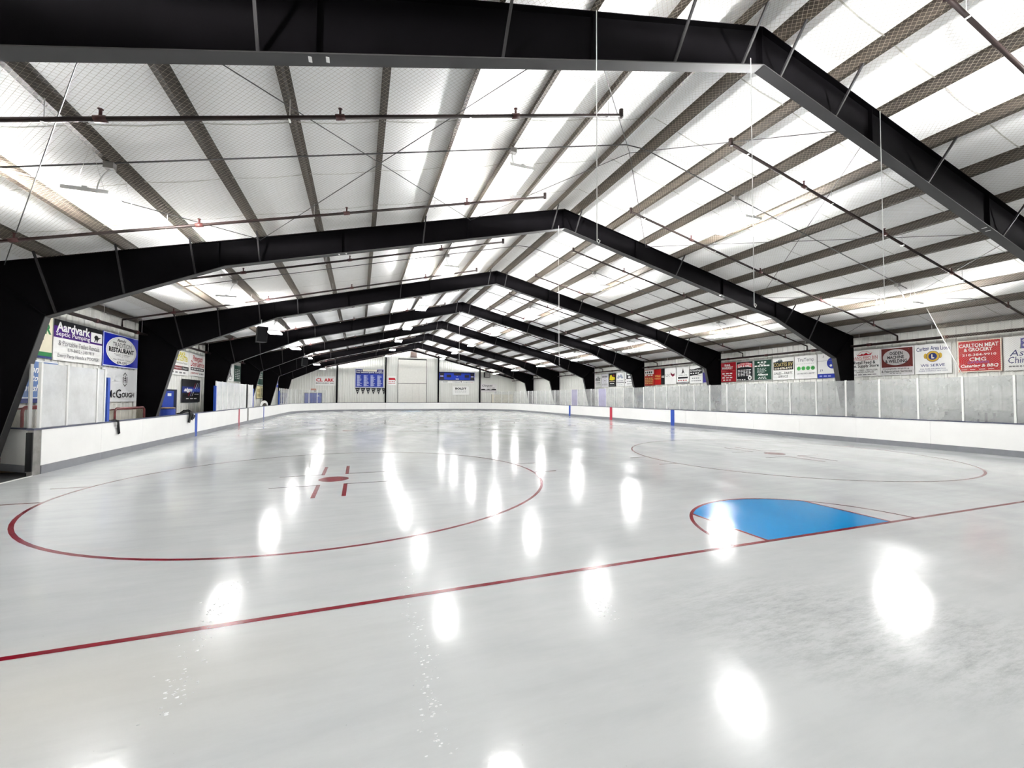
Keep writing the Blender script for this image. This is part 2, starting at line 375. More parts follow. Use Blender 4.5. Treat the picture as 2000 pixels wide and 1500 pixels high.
# ------------------------------------------------------------------ walls of ribbed liner panels
def rib_profile(w=0.9, n=3, d=0.03):
    pts = [(0.0, 0.0)]; p = w / n
    for i in range(n):
        c = p * (i + 0.5)
        pts += [(c - 0.05, 0), (c - 0.025, d), (c + 0.025, d), (c + 0.05, 0)]
    return pts + [(w - 0.008, 0.0)]
RP = rib_profile()
def panel_mesh(name, h0, h1):            # profile in local x (along the wall) and y (out of the wall), bottom z 0, top from h0 to h1
    w = RP[-1][0]; vs = []; fs = []
    for x, d in RP: vs += [(x, d + 0.004, 0), (x, d + 0.004, h0 + (h1 - h0) * x / w)]
    for i in range(len(RP) - 1): fs.append((2 * i, 2 * i + 1, 2 * i + 3, 2 * i + 2))
    me = bpy.data.meshes.new(name); me.from_pydata(vs, [], fs); me.materials.append(WALL); me.update(); return me
wl = MB().box(WLX - 0.15, WLX - 0.03, YN, YB, -0.06, ztop(WLX) + 0.28).build('wall_left', WALLBASE); tag(wl, kind='structure')
wr = MB().box(WRX + 0.03, WRX + 0.15, YN, YB, -0.06, ztop(WRX) + 0.28).build('wall_right', WALLBASE); tag(wr, kind='structure')
hl = ztop(WLX) + 0.2; pmL = panel_mesh('wall_panel', hl + 0.04, hl + 0.04); hr = ztop(WRX) + 0.2; pmR = panel_mesh('wall_panel', hr + 0.04, hr + 0.04)
k = 0
while YN + 0.9 * (k + 1) < YB + 0.2:
    y0 = YN + 0.9 * k
    inst('wall_panel', pmL, wl, Vector((WLX - 0.03, y0 + 0.9, -0.05)) - wl.location, -math.pi / 2)
    inst('wall_panel', pmR, wr, Vector((WRX + 0.03, y0, -0.05)) - wr.location, math.pi / 2)
    k += 1
gb = MB(); gp = [(WLX, -0.06), (WRX, -0.06), (WRX, ztop(WRX) + 0.25), (XR, ztop(XR) + 0.25), (WLX, ztop(WLX) + 0.25)]
gb.plate(gp, (0, YB, 0), (1, 0, 0), (0, 0, 1), -0.15, -0.03)
wf = gb.build('wall_far', WALLBASE); tag(wf, kind='structure')
x = WLX
while x < WRX - 0.1:
    w = 0.9; me = panel_mesh('wall_panel', ztop(x + w) + 0.22, ztop(x) + 0.22)
    inst('wall_panel', me, wf, Vector((x + w, YB + 0.03, -0.05)) - wf.location, math.pi); x += w
wn = MB().plate(gp, (0, YN, 0), (1, 0, 0), (0, 0, 1), 0.0, 0.12).build('wall_near', WALL); tag(wn, kind='structure')

# ------------------------------------------------------------------ rigid steel frames
KN_L = (-13.17, 3.68); BR_L = (-9.6, 5.28); RID = (XR, 7.72); BR_R = (10.5, 5.27); KN_R = (14.25, 3.68); CB_L = (-14.08, -0.05); CB_R = (15.18, -0.05)
BR_L1 = (-9.6, 5.10); BR_R1 = (10.5, 5.06)       # the frame over the goal line is a little deeper
def zbot(x, k=2):
    pts = [KN_L, BR_L if k != 1 else BR_L1, RID, BR_R if k != 1 else BR_R1, KN_R]
    for a, b in zip(pts, pts[1:]):
        if a[0] <= x <= b[0]: return a[1] + (b[1] - a[1]) * (x - a[0]) / (b[0] - a[0])
    return 3.7
def flange(mb, a, b, y, t, w=0.2):      # plate along a->b in the XZ plane, thickness t on its left side
    a = Vector((a[0], a[1])); b = Vector((b[0], b[1])); d = (b - a).normalized(); nn = Vector((-d.y, d.x)) * t
    q = [a, b, b + nn, a + nn]
    mb.hexa([(p.x, y - w / 2, p.y) for p in q], [(p.x, y + w / 2, p.y) for p in q])
GEN_BR = [-13.0, -11.72, -10.26, -8.8, -4.42, -0.03, 0.87, 5.25, 11.09, 12.55]
F1_BR = [-13.0, -11.72, -10.26, -7.34, -4.42, -1.49, -0.03, 0.87, 2.33, 5.25, 8.17, 11.09, 12.55]
frames = []
for k, y in enumerate(YF):
    if k in (0, 8): continue
    t = thing('steel_frame', (XR, y, -0.06), 'black tapered rigid steel frame spanning the rink, %s frame line from the far wall' % {1: 'seventh', 2: 'sixth', 3: 'fifth', 4: 'fourth', 5: 'third', 6: 'second', 7: 'first'}[k], 'steel frame', 'rigid frames spanning the rink')
    frames.append(t); BRl, BRr = (BR_L1, BR_R1) if k == 1 else (BR_L, BR_R); zb_ = lambda q: zbot(max(KN_L[0], min(KN_R[0], q)), k)
    o, u, v = (0, y, 0), (1, 0, 0), (0, 0, 1)
    MB().plate([CB_L, KN_L, (XL, ztop(XL)), (XL, -0.05)], o, u, v, -0.006, 0.006).build('column', STEEL, t)
    MB().plate([CB_R, (XO, -0.05), (XO, ztop(XO)), KN_R], o, u, v, -0.006, 0.006).build('column', STEEL, t)
    MB().plate([KN_L, BRl, RID, (XR, ztop(XR)), (XL, ztop(XL))], o, u, v, -0.006, 0.006).build('rafter', STEEL, t)
    MB().plate([RID, BRr, KN_R, (XO, ztop(XO)), (XR, ztop(XR))], o, u, v, -0.006, 0.006).build('rafter', STEEL, t)
    for a, b in ((CB_L, KN_L), (KN_L, BRl), (BRl, RID), (RID, BRr), (BRr, KN_R), (KN_R, CB_R)):
        mb = MB(); flange(mb, a, b, y, -0.016); mb.build('inner_flange', FLANGE, t)
    for a, b in (((XL, -0.05), (XL, ztop(XL))), ((XL, ztop(XL)), (XR, ztop(XR))), ((XR, ztop(XR)), (XO, ztop(XO))), ((XO, ztop(XO)), (XO, -0.05))):
        mb = MB(); flange(mb, a, b, y, -0.014); mb.build('outer_flange', STEEL, t)
    for xa, za, xb, zb in ((XL, ztop(XL), *KN_L), (XO, ztop(XO), *KN_R), (XR, ztop(XR), *RID), (-6.75, ztop(-6.75), -6.75, zb_(-6.75)), (7.6, ztop(7.6), 7.6, zb_(7.6)), (-9.75, ztop(-9.75), -9.75, zb_(-9.75)), (10.55, ztop(10.55), 10.55, zb_(10.55)), (-3.0, ztop(-3), -3.0, zb_(-3)), (3.4, ztop(3.4), 3.4, zb_(3.4))):
        MB().bar((xa, y, za - 0.02), (xb, y, zb + 0.02), 0.16, 0.014, up=(0, 1, 0) if False else (1, 0, 0)).build('stiffener', STEEL, t)
    for xb in (F1_BR if k == 1 else GEN_BR):
        px = min(PX, key=lambda q: abs(q - xb))
        MB().bar((xb, y - 0.05, zb_(xb) + 0.03), (px, y - 0.55, ztop(px) - 0.005), 0.035, 0.035).build('flange_brace', BRACE, t)
    for xc in ((-6.81, -6.62, 7.5, 7.66) if k in (1, 2) else ()):
        z = zb_(xc) - 0.0175
        MB().box(xc - 0.02, xc + 0.02, y - 0.06, y + 0.03, z - 0.004, z).build('tag_plate', WHITE_POST, t)
    for xc in (XL, XO):
        MB().box(xc - (0.02 if xc < 0 else 0.42), xc + (0.42 if xc < 0 else 0.02), y - 0.14, y + 0.14, -0.059, -0.035).build('base_plate', FLANGE, t)

# ------------------------------------------------------------------ purlins
def purlin_mesh(sgn):
    # Z section, local origin at the bottom of the web
    c = SL
    mb = MB(); y0, y1 = YN + 0.02, YB - 0.06
    mb.box(-0.004, 0.004, y0, y1, 0.0, 0.2)
    for a, b, z0, z1 in ((0, 0.072, 0.0, 0.006), (-0.072, 0, 0.194, 0.2)):
        q = [(a, z0 - c * a * 1), (b, z0 - c * b), (b, z1 - c * b), (a, z1 - c * a)]
        mb.hexa([(p[0], y0, p[1]) for p in q], [(p[0], y1, p[1]) for p in q])
    mb.box(0.066, 0.072, y0, y1, -c * 0.07, 0.024 - c * 0.07)
    mb.v = [(v[0] * sgn, v[1], v[2]) for v in mb.v]; mb.f = [f[::sgn] for f in mb.f]
    me = mb.mesh('roof_purlin'); me.materials.append(PURL); return me
pmesh = {-1: purlin_mesh(-1), 1: purlin_mesh(1)}
for i, x in enumerate(PX):
    sgn = 1 if x > XR else -1
    o = bpy.data.objects.new('roof_purlin', pmesh[sgn]); COL.objects.link(o); o.location = (x, 0, ztop(x) + 0.001)
    rank = (i - 10) if sgn > 0 else (9 - i)
    tag(o, 'long brown steel purlin, %s down from the ridge on the %s roof slope' % (nth(rank), 'sign-side' if sgn > 0 else 'bench-side'), 'purlin', 'roof purlins')
for x, sg in ((WLX + 0.10, -1), (WRX - 0.10, 1)):
    tag(MB().box(x - 0.06, x + 0.06, YN + 0.02, YB - 0.06, ztop(x) - 0.02, ztop(x) + 0.14).build('eave_strut', PURL), 'brown eave strut along the top of the %s' % ('wall with the player benches' if sg < 0 else 'wall with square sponsor signs'), 'eave strut')

# ------------------------------------------------------------------ netting under the purlins (two near bays and the camera bay)
def clipseg(p, d, x0, x1, y0, y1):
    t0, t1 = -1e9, 1e9
    for o, dd, lo, hi in ((p[0], d[0], x0, x1), (p[1], d[1], y0, y1)):
        if abs(dd) < 1e-9:
            if o < lo or o > hi: return None
            continue
        a, b = (lo - o) / dd, (hi - o) / dd
        if a > b: a, b = b, a
        t0 = max(t0, a); t1 = min(t1, b)
    return (t0, t1) if t1 > t0 + 0.01 else None
def strands(mb, x0, x1, y0, y1, pitch, r, mapf, seg=1.2, ang=45):
    for sgn in (1, -1):
        d = (math.cos(math.radians(ang)), sgn * math.sin(math.radians(ang))); nrm = (-d[1], d[0])
        cs = [x * nrm[0] + y * nrm[1] for x in (x0, x1) for y in (y0, y1)]
        c = math.ceil(min(cs) / pitch) * pitch
        while c < max(cs):
            p = (nrm[0] * c, nrm[1] * c); r_ = clipseg(p, d, x0, x1, y0, y1)
            if r_:
                n = max(1, int((r_[1] - r_[0]) / seg)); 
                for i in range(n):
                    ta = r_[0] + (r_[1] - r_[0]) * i / n; tb = r_[0] + (r_[1] - r_[0]) * (i + 1) / n
                    A = Vector(mapf(p[0] + d[0] * ta, p[1] + d[1] * ta)); B = Vector(mapf(p[0] + d[0] * tb, p[1] + d[1] * tb))
                    dd = (B - A).normalized(); ref = Vector((0, 0, 1)) if abs(dd.z) < 0.8 else Vector((1, 0, 0))
                    a = dd.cross(ref).normalized(); b = dd.cross(a)
                    o = [a * r, (a * -0.5 + b * 0.866) * r, (a * -0.5 - b * 0.866) * r]
                    mb.add([A + q for q in o] + [B + q for q in o], [(0, 1, 4, 3), (1, 2, 5, 4), (2, 0, 3, 5)])
            c += pitch
for k in range(3):
    y0, y1 = YF[k] + 0.12, YF[k + 1] - 0.12
    mb = MB()
    for a, b in ((XL + 0.9, XR), (XR, XO - 0.9)):
        strands(mb, a, b, y0, y1, 0.065, 0.0014, lambda x, y: (x, y, ztop(x) - 0.022))
    tag(mb.build('ceiling_net', NETM), 'tan diamond mesh netting stretched under the purlins, %s' % ('over the camera end', 'between the goal line frame and the open gate', 'above the first player bench')[k], 'netting', kind='stuff')

# ------------------------------------------------------------------ sprinkler pipes
def branch(y, side, idx):
    x0, x1 = (-1.15, -14.2) if side < 0 else (1.85, 15.25)
    zz = lambda x: ztop(x) - 0.30
    t = thing('sprinkler_pipe', (x1, y, zz(x1)), 'dark sprinkler branch pipe across the %s roof slope, %s counted from the far wall' % ('bench-side' if side < 0 else 'sign-side', nth(13 - idx)), 'pipe', 'sprinkler branch pipes, %s slope' % ('bench-side' if side < 0 else 'sign-side'))
    zh = 4.24
    MB().tube([(x0, y, zz(x0)), (x1, y, zz(x1)), (x1, y, zh + 0.05)], 0.033, 8).build('pipe', PIPE, t)
    MB().tube([(x0, y, zz(x0) - 0.045), (x0, y, zz(x0) + 0.12)], 0.045, 8).build('end_elbow', PIPE, t)
    n = 4
    for i in range(n):
        x = x0 + (x1 - x0) * (0.18 + 0.235 * i)
        mb = MB(); mb.tube([(x - 0.07, y, zz(x - 0.07)), (x + 0.07, y, zz(x + 0.07))], 0.048, 8); mb.tube([(x, y, zz(x)), (x, y, zz(x) + 0.13)], 0.02, 6)
        mb.lathe([(0.012, 0), (0.035, 0.015), (0.035, 0.022), (0.005, 0.03)], (x, y, zz(x) + 0.12), 8); mb.build('sprinkler_head', FITTING, t)
    for i in range(5):
        px = PX[10 + 1 + 2 * i] if side > 0 else PX[9 - 1 - 2 * i]
        if px + (0.1 if side > 0 else -0.1) > 13.5 or px < -13.0: continue
        mb = MB(); mb.tube([(px + 0.03, y, zz(px) - 0.045), (px + 0.03, y, ztop(px))], 0.006, 5); mb.box(px + 0.015, px + 0.045, y - 0.045, y + 0.045, zz(px) - 0.05, zz(px) - 0.038)
        mb.build('pipe_hanger', ALU, t)
for n in range(-2, 14):
    y = 3.32 + 3.835 * n
    if y < YN + 0.3 or y > YB - 0.4: continue
    for sd in (-1, 1): branch(y, sd, n)
for k in range(8):
    for sd, x in ((-1, -14.2), (1, 15.25)):
        y0, y1 = YF[k] + 0.12, YF[k + 1] - 0.12
        t = thing('sprinkler_main', (x, y0, 4.2), 'dark sprinkler main along the %s, %s bay counted from the far wall' % ('bench wall' if sd < 0 else 'square sign wall', nth(7 - k)), 'pipe', 'sprinkler mains, %s' % ('bench wall' if sd < 0 else 'square sign wall'))
        MB().tube([(x, y0, 4.24), (x, y1, 4.24)], 0.055, 10).build('pipe', PIPE, t)
        for f in (0.2, 0.55, 0.9):
            y = y0 + (y1 - y0) * f; MB().tube([(x, y - 0.09, 4.24), (x, y + 0.09, 4.24)], 0.07, 10).build('coupling', FITTING, t)
            MB().tube([(x, y + 0.4, 4.24), (x, y + 0.4, ztop(x) + 0.02)], 0.006, 5).build('pipe_hanger', ALU, t)

# ------------------------------------------------------------------ conduits and roof bracing rods
for k in range(8):
    y = YF[k] + 3.55
    t = MB().tube([(-11.7, y, ztop(-11.7) - 0.03), (XR - 0.3, y, ztop(XR - 0.3) - 0.03), (XR + 0.3, y, ztop(XR + 0.3) - 0.03), (11.6, y, ztop(11.6) - 0.03)], 0.014, 6).build('conduit', CABLE)
    tag(t, 'thin electrical conduit crossing under the purlins, %s counted from the far wall' % nth(7 - k), 'conduit', 'lighting conduits')
for k in (1, 6):
    for a, b, seg in ((-13.9, -8.8, 'bench-side eave'), (-8.8, -2.96, 'bench-side slope'), (-2.96, 3.8, 'ridge'), (3.8, 9.63, 'sign-side slope'), (9.63, 14.9, 'sign-side eave')):
        for q in (0, 1):
            xa, xb = (a, b) if q == 0 else (b, a); y0, y1 = YF[k] + 0.1, YF[k + 1] - 0.1
            pts = [(xa + (xb - xa) * i / 16, y0 + (y1 - y0) * i / 16) for i in range(17)]
            if a < XR < b: pts = sorted(pts + [(XR, y0 + (y1 - y0) * (XR - xa) / (xb - xa))], key=lambda p: p[1])
            r = MB().tube([(px, py, ztop(px) - (0.07 if q == 0 else 0.10)) for px, py in pts], 0.009, 5).build('brace_rod', CABLE)
            tag(r, 'thin crossed bracing rod at the %s, %s' % (seg, 'bay just past the goal line frame' if k == 1 else 'second bay from the far wall'), 'brace rod', 'crossed bracing rods %s %s' % (seg, 'past the goal line' if k == 1 else 'before the far wall'))

# ------------------------------------------------------------------ light fixtures
def make_light():
    t = thing('light_fixture', (0, 0, 0), 'x', 'light', 'hanging fluorescent lights')
    L, Wd = 1.22, 0.6
    mb = MB(); mb.box(-0.035, 0.035, -L / 2 - 0.03, L / 2 + 0.03, 0.035, 0.085)
    mb.box(-Wd / 2, Wd / 2, -L / 2 - 0.03, -L / 2, 0.0, 0.06); mb.box(-Wd / 2, Wd / 2, L / 2, L / 2 + 0.03, 0.0, 0.06)
    mb.build('housing', LAMPHOUSE, t)
    for s in (-1, 1):
        for i in range(3):
            x = s * (0.085 + 0.085 * i); MB().tube([(x, -L / 2, 0.03), (x, L / 2, 0.03)], 0.019, 6).build('lamp_tube', LAMP, t)
        mb = MB(); a, b = (0.035, 0.3) if s > 0 else (-0.3, -0.035)
        mb.box(a, b, -L / 2, L / 2, 0.058, 0.064)
        mb.build('reflector', LAMPHOUSE, t)
    return t
# invented bat-wing profile for the added fill lights, shaped to spread over the ceiling
def ies_text():
    va = list(range(0, 181, 3)); cd = []
    for a in va:
        up = 180 - a
        cd.append(0.0 if up > 86 else 10.0 * min(1 / max(0.05, math.cos(math.radians(up))) ** 4.2, 1200.0) * (0.05 + 0.95 * math.sin(math.radians(up)) ** 2) * (1.0 if up < 80 else (86 - up) / 6))
    head = ['IESNA:LM-63-1995', 'TILT=NONE', '1 1000 1 %d 1 1 2 0 0 0' % len(va), '1 1 100']
    t = bpy.data.texts.new('added_uplight.ies'); t.write('\n'.join(head + [' '.join(map(str, va)), '0', ' '.join('%.2f' % c for c in cd)]) + '\n'); return t
UPL = bpy.data.lights.new('added_uplight', 'POINT'); UPL.energy = FILL_UP; UPL.shadow_soft_size = 0.2; UPL.color = (1.0, 0.995, 0.985); UPL.use_nodes = True
_ln = UPL.node_tree; _ie = _ln.nodes.new('ShaderNodeTexIES'); _ie.mode = 'INTERNAL'; _ie.ies = ies_text(); _ie.inputs['Strength'].default_value = 1.0
_ln.links.new(_ie.outputs['Fac'], _ln.nodes['Emission'].inputs['Strength'])
proto = make_light()
LXS = [(-10.4, 'bench-side eave'), (-2.85, 'bench-side ridge'), (4.08, 'sign-side ridge'), (11.5, 'sign-side eave')]
lights = [proto] + [copy_tree(proto) for _ in range(8 * len(LXS) - 1)]
for k in range(8):
    yc = YF[k] + 3.835
    for x, row in LXS:
        z = ztop(x) - 0.66
        o = lights.pop(0)
        o.location = (x, yc, z)
        o['label'] = 'white fluorescent fixture in the %s row, %s counted from the far wall' % (row, nth(7 - k)); o['group'] = 'fluorescent lights, %s row' % row
        ul = bpy.data.objects.new('added_uplight', UPL); COL.objects.link(ul); ul.parent = o; ul.location = (0, 0, 0.10)  # added point light above the closed reflector, there to lift the ceiling
        for s in (-1, 1):
            yy = s * 0.5
            mb = MB(); px = min(PX, key=lambda q: abs(q - x)); dz = ztop(x) + 0.18 - z
            mb.tube([(x - 0.2, yc + yy, z + 0.06), (x, yc + yy, z + dz), (x + 0.2, yc + yy, z + 0.06)], 0.004, 4); mb.build('hanging_wire', ALU, o)
        px = min(PX, key=lambda q: abs(q - x)); yj = YF[k] + 3.55
        jb = MB().box(px - 0.07, px + 0.07, yj - 0.05, yj + 0.06, ztop(px) - 0.13, ztop(px) - 0.02).build('junction_box', GREYSTEEL, o)
        a = Vector((px, yj + 0.05, ztop(px) - 0.1)); b = Vector((x, yc - 0.3, z + 0.08)); c = Vector((px - 0.12 * (1 if x < XR else -1), yj - 0.12, (a.z + b.z) / 2 - 0.02))
        MB().tube([a * (1 - s) ** 2 + c * 2 * s * (1 - s) + b * s * s for s in [i / 8 for i in range(9)]], 0.012, 6).build('power_whip', ALU, jb)

# ------------------------------------------------------------------ dasher boards
def sweep(s0, s1, d0, d1, z0, z1, step=0.4):
    n = max(1, math.ceil((s1 - s0) / step)); straight = True
    mb = MB(); rings = []
    for i in range(n + 1):
        p, nn = at_s(s0 + (s1 - s0) * i / n); a = p + nn * d0; b = p + nn * d1
        rings.append([(a.x, a.y, z0), (b.x, b.y, z0), (b.x, b.y, z1), (a.x, a.y, z1)])
    vs = [v for r in rings for v in r]; fs = [(0, 1, 2, 3), (4 * n + 3, 4 * n + 2, 4 * n + 1, 4 * n)]
    for i in range(n):
        for k in range(4): k2 = (k + 1) % 4; fs.append((4 * i + k, 4 * i + 4 + k, 4 * i + 4 + k2, 4 * i + k2))
    return mb.add(vs, fs)
S_FL = s_left(RF - RAD); S_TOT = PS[-1]
cuts = [0.0]
while cuts[-1] + 2.44 < S_TOT - 0.8: cuts.append(cuts[-1] + 2.44)
cuts.append(S_TOT)
boards = []; cnt = {}
for a, b in zip(cuts, cuts[1:]):
    pm_, nn_ = at_s((a + b) / 2)
    if pm_.y > RF - 0.6: place, lab = 'far end', 'white dasher board with dark cap rail at the far end under the overhead door'
    elif pm_.y > RF - RAD: place, lab = 'far corners', 'curved white dasher board at a far corner of the rink'
    elif pm_.y < RN + RAD: place, lab = 'near end', 'white dasher board bending round the near end of the rink'
    elif pm_.x < 0: place, lab = 'bench side', 'straight white dasher board with grey kick plate along the player benches'
    else: place, lab = 'sign side', 'straight white dasher board with grey kick plate below the square sponsor signs'
    if place == 'far corners': place += ' on the bench side' if pm_.x < 0 else ' on the sign side'
    lab = {'far end': 'white far end dasher board with dark cap rail, %s counted from the bench side', 'far corners on the bench side': 'curved white dasher board at the far bench-side corner, %s counted from the benches',
           'far corners on the sign side': 'curved white dasher board at the far sign-side corner, %s counted from the far end', 'near end': 'white dasher board round the near end, %s counted from the sign side',
           'bench side': 'straight white dasher board along the benches, %s counted from the open gate', 'sign side': 'straight white dasher board below the square signs, %s counted from the far corner'}[place] % nth(cnt.setdefault(place, 0)); cnt[place] += 1
    p, nn = at_s((a + b) / 2)
    t = thing('dasher_board', (p.x, p.y, 0.0), lab, 'dasher board', 'dasher boards, ' + place)
    e = 0.003
    sweep(a + e, b - e, 0.002, 0.09, 0.20, 1.03).build('face_panel', HDPE, t)
    sweep(a + e, b - e, -0.012, 0.09, 0.0, 0.198).build('kick_plate', KICK, t)
    sweep(a + 0.001, b - 0.001, -0.012, 0.12, 1.03, 1.065).build('cap_rail', CAP, t)
    boards.append((a, b, t))
def stripe(s, w, mat, name):
    for a, b, t in boards:
        if a <= s <= b:
            sweep(max(a + .003, s - w / 2), min(b - .003, s + w / 2), -0.016, 0.0, 0.0, 1.03).build(name, mat, t); return
for y, m, nm in ((18.65, BLUEP, 'blue_stripe'), (YCEN, REDP, 'red_stripe'), (2 * YCEN - 18.65, BLUEP, 'blue_stripe')):
    stripe(s_left(y + 0.22), 0.3, m, nm); stripe(s_right(y), 0.34, m, nm)
def s_patch(y0, y1, mat, name):
    for a, b, t in boards:
        if a <= s_left((y0 + y1) / 2) <= b: sweep(max(a, s_left(y0)), min(b, s_left(y1)), -0.017, 0.0, 0.2, 1.03).build(name, mat, t)
s_patch(28.2, 28.65, GREYSTEEL, 'gate_jamb')
# open gate at the bench-side corner
gh = Vector((-13.30, 9.02)); gd = Vector((-0.80, 0.60))
gd.normalize(); gn = Vector((gd.y, -gd.x)) * -1      # side facing the ice
if gn.y > 0: gn = -gn
gt = thing('board_gate', (gh.x, gh.y, 0.0), 'open white dasher board gate with clear glass, swung away from the ice', 'gate')
def gbox(a, b, d0, d1, z0, z1, name, mat):
    q = [gh + gd * a + gn * d0, gh + gd * b + gn * d0, gh + gd * b + gn * d1, gh + gd * a + gn * d1]
    return MB().hexa([(p.x, p.y, z0) for p in q], [(p.x, p.y, z1) for p in q]).build(name, mat, gt)
gbox(0.14, 1.13, 0.0, 0.05, 0.20, 1.03, 'face_panel', HDPE); gbox(0.14, 1.13, 0.0, 0.06, 0.03, 0.198, 'kick_plate', KICK); gbox(0.10, 1.13, -0.02, 0.07, 1.03, 1.065, 'cap_rail', CAP)
gbox(0.09, 0.14, -0.01, 0.055, 0.03, 1.03, 'edge_channel', ALU); gbox(0.10, 0.16, 0.0, 0.05, 1.065, 2.56, 'stanchion', WHITE_POST); gbox(0.16, 1.10, 0.018, 0.03, 1.07, 2.52, 'glass_pane', G_CLEAR)
for z in (0.16, 0.85): gbox(0.03, 0.10, 0.0, 0.05, z, z + 0.14, 'hinge', ALU)
gp_ = thing('gate_post', (RL, 8.87, 0), 'scuffed grey steel gate post at the end of the bench-side boards', 'post')
MB().box(RL - 0.1, RL - 0.005, 8.74, 8.995, 0.0, 1.03).build('post', GREYSTEEL, gp_); MB().box(RL - 0.12, RL + 0.012, 8.72, 8.995, 1.03, 1.065).build('cap', CAP, gp_)
MB().box(RL - 0.11, RL + 0.0, 8.695, 8.735, 0.1, 0.98).build('latch_bar', BLACK, gp_)
tag(MB().box(RL - 0.5, RL - 0.02, 7.5, 9.0, -0.058, -0.01).build('gate_sill', RUBBER), 'black rubber sill in the open gate beside the ice', 'sill')
tag(MB().box(RL - 0.018, RL + 0.02, 7.5, 8.72, -0.05, 0.012).build('sill_edge', ALU), 'thin metal edge strip between the ice and the open gate', 'edge strip')

# ------------------------------------------------------------------ glass above the boards
def glass_run(pts, zt, label, group, mats, stanch=True, off=0.06, frm='the gate', skip_last=False):
    P = []
    for s in pts:
        p, nn = at_s(s); P.append(p + nn * off)
    for i, p in enumerate(P):
        if stanch and not (skip_last and i == len(P) - 1):
            q = P[min(i + 1, len(P) - 1)] - P[max(i - 1, 0)]; d = q.normalized() * 0.028; m = Vector((-d.y, d.x))
            c = [p - d - m, p + d - m, p + d + m, p - d + m]
            mb = MB().hexa([(v.x, v.y, 1.066) for v in c], [(v.x, v.y, zt + 0.02) for v in c])
            for zz in (1.2, 1.8, 2.4): mb.box(p.x - 0.031, p.x + 0.031, p.y - 0.031, p.y + 0.031, zz, zz + 0.012)
            o = mb.build('glass_stanchion', WHITE_POST); tag(o, 'white glass stanchion %s, %s from %s' % (label, nth(i), frm), 'stanchion', 'glass stanchions ' + group)
        if i < len(P) - 1:
            a, b = p, P[i + 1]; d = (b - a).normalized(); m = Vector((-d.y, d.x)) * 0.006; a2 = a + d * 0.034; b2 = b - d * 0.034
            o = MB().hexa([(a2.x - m.x, a2.y - m.y, 1.07), (b2.x - m.x, b2.y - m.y, 1.07), (b2.x + m.x, b2.y + m.y, 1.07), (a2.x + m.x, a2.y + m.y, 1.07)],
                          [(a2.x - m.x, a2.y - m.y, zt), (b2.x - m.x, b2.y - m.y, zt), (b2.x + m.x, b2.y + m.y, zt), (a2.x + m.x, a2.y + m.y, zt)])
            mt, lb = mats(i, (a + b) / 2)
            tag(o.build('rink_glass', mt), '%s glass pane %s, %s from %s' % (lb, label, nth(i), frm), 'glass pane', 'glass panes ' + group)
def right_mat(i, c):
    if abs(c.y - 26.8) < 0.6 or abs(c.y - 31.8) < 0.6: return G_VIOLET, 'violet tinted'
    return (G_FAR, 'thinly scuffed') if c.y > 24 else (G_HAZE, 'grey scuffed')
sR0 = s_right(44.04); ptsR = []
s = sR0
while at_s(s)[0].x > 10.4: ptsR.append(s); s -= 1.24
ptsR = ptsR[::-1]
s = sR0 + 1.24
while at_s(s)[0].y > 0.4 and s < s_right(RN + RAD + 0.1) + 4: ptsR.append(s); s += 1.24
# right side in the straight run; corner glass with its own label
glass_run([q for q in ptsR if q >= sR0 - 0.01], 2.59, 'below the square signs', 'sign side', right_mat, frm='the far corner')
glass_run([q for q in ptsR if q <= sR0 + 0.01], 2.59, 'at the far sign-side corner', 'far sign-side corner', lambda i, c: (G_CORNER, 'clear'), frm='the far end', skip_last=True)
glass_run([s_left(q) for q in (9.0, 9.95, 11.25, 11.62)], 2.58, 'beside the open gate', 'by the gate', lambda i, c: (G_HEAVY, 'milky frosted'))
glass_run([s_left(q) for q in (21.85, 22.9, 23.8, 25.2, 26.5, 27.95)], 2.60, 'between the two player benches', 'between the benches', lambda i, c: (G_HEAVY, 'milky frosted'))
glass_run([s_left(q) for q in (28.5, 29.8)], 2.60, 'between a black post and the far bench', 'before the far bench', lambda i, c: (G_HEAVY, 'milky frosted'))
ptsL = [q for q in [s_left(40.4 + 1.24 * i) for i in range(14)] if at_s(q)[0].x < -9.9]
glass_run(ptsL, 2.59, 'at the far bench-side corner', 'far bench-side corner', lambda i, c: (G_CORNER, 'clear'), frm='the far bench')
for y, lb in ((11.76, 'closing the glass run next to the stored goals'), (21.72, 'on the glass edge before the red centre stripe'), (29.92, 'on the glass edge after the black post'), (40.26, 'on the glass edge before the far corner')):
    tag(MB().box(RL - 0.12, RL - 0.01, y - 0.06, y + 0.06, 1.066, 2.36).build('corner_pad', BLUEP), 'tall blue padded glass end %s' % lb, 'pad')
tag(MB().box(RL - 0.12, RL - 0.02, 28.1, 28.36, 1.066, 2.62).build('black_post', BLACK), 'black post between two frosted glass runs', 'post')

# ------------------------------------------------------------------ end net hanging from the roof by the sign-side corner
def net_edge(z): return 4.33 + (z - 2.61) * (5.37 - 4.33) / (5.41 - 2.61)
mb = MB()
sB = s_right(RN + RAD + 0.001)
def netmap(u, z):                         # u = arc length measured towards the near end from y = 5.5
    u += max(0, (5.5 - net_edge(z)) - u) if u < 5.5 - net_edge(z) else 0
    p, nn = at_s(sB - (5.5 - (RN + RAD)) + u); p = p + nn * 0.05; return (p.x, p.y, z)
strands(mb, 0.15, 9.0, 2.66, min(ztop(13.4) + 0.02, 5.2), 0.048, 0.0016, netmap, seg=0.6)
en = thing('end_net', netmap(0.2, 2.62), 'tan diamond netting hung above the glass beside the red butcher sign', 'netting')
nn_o = mb.build('mesh', NETM, en); nn_o['kind'] = 'stuff'
MB().tube([netmap(5.5 - net_edge(z), z) for z in (2.62, 3.2, 3.8, 4.4, 5.15)], 0.012, 6).build('edge_rope', ROPE, en)
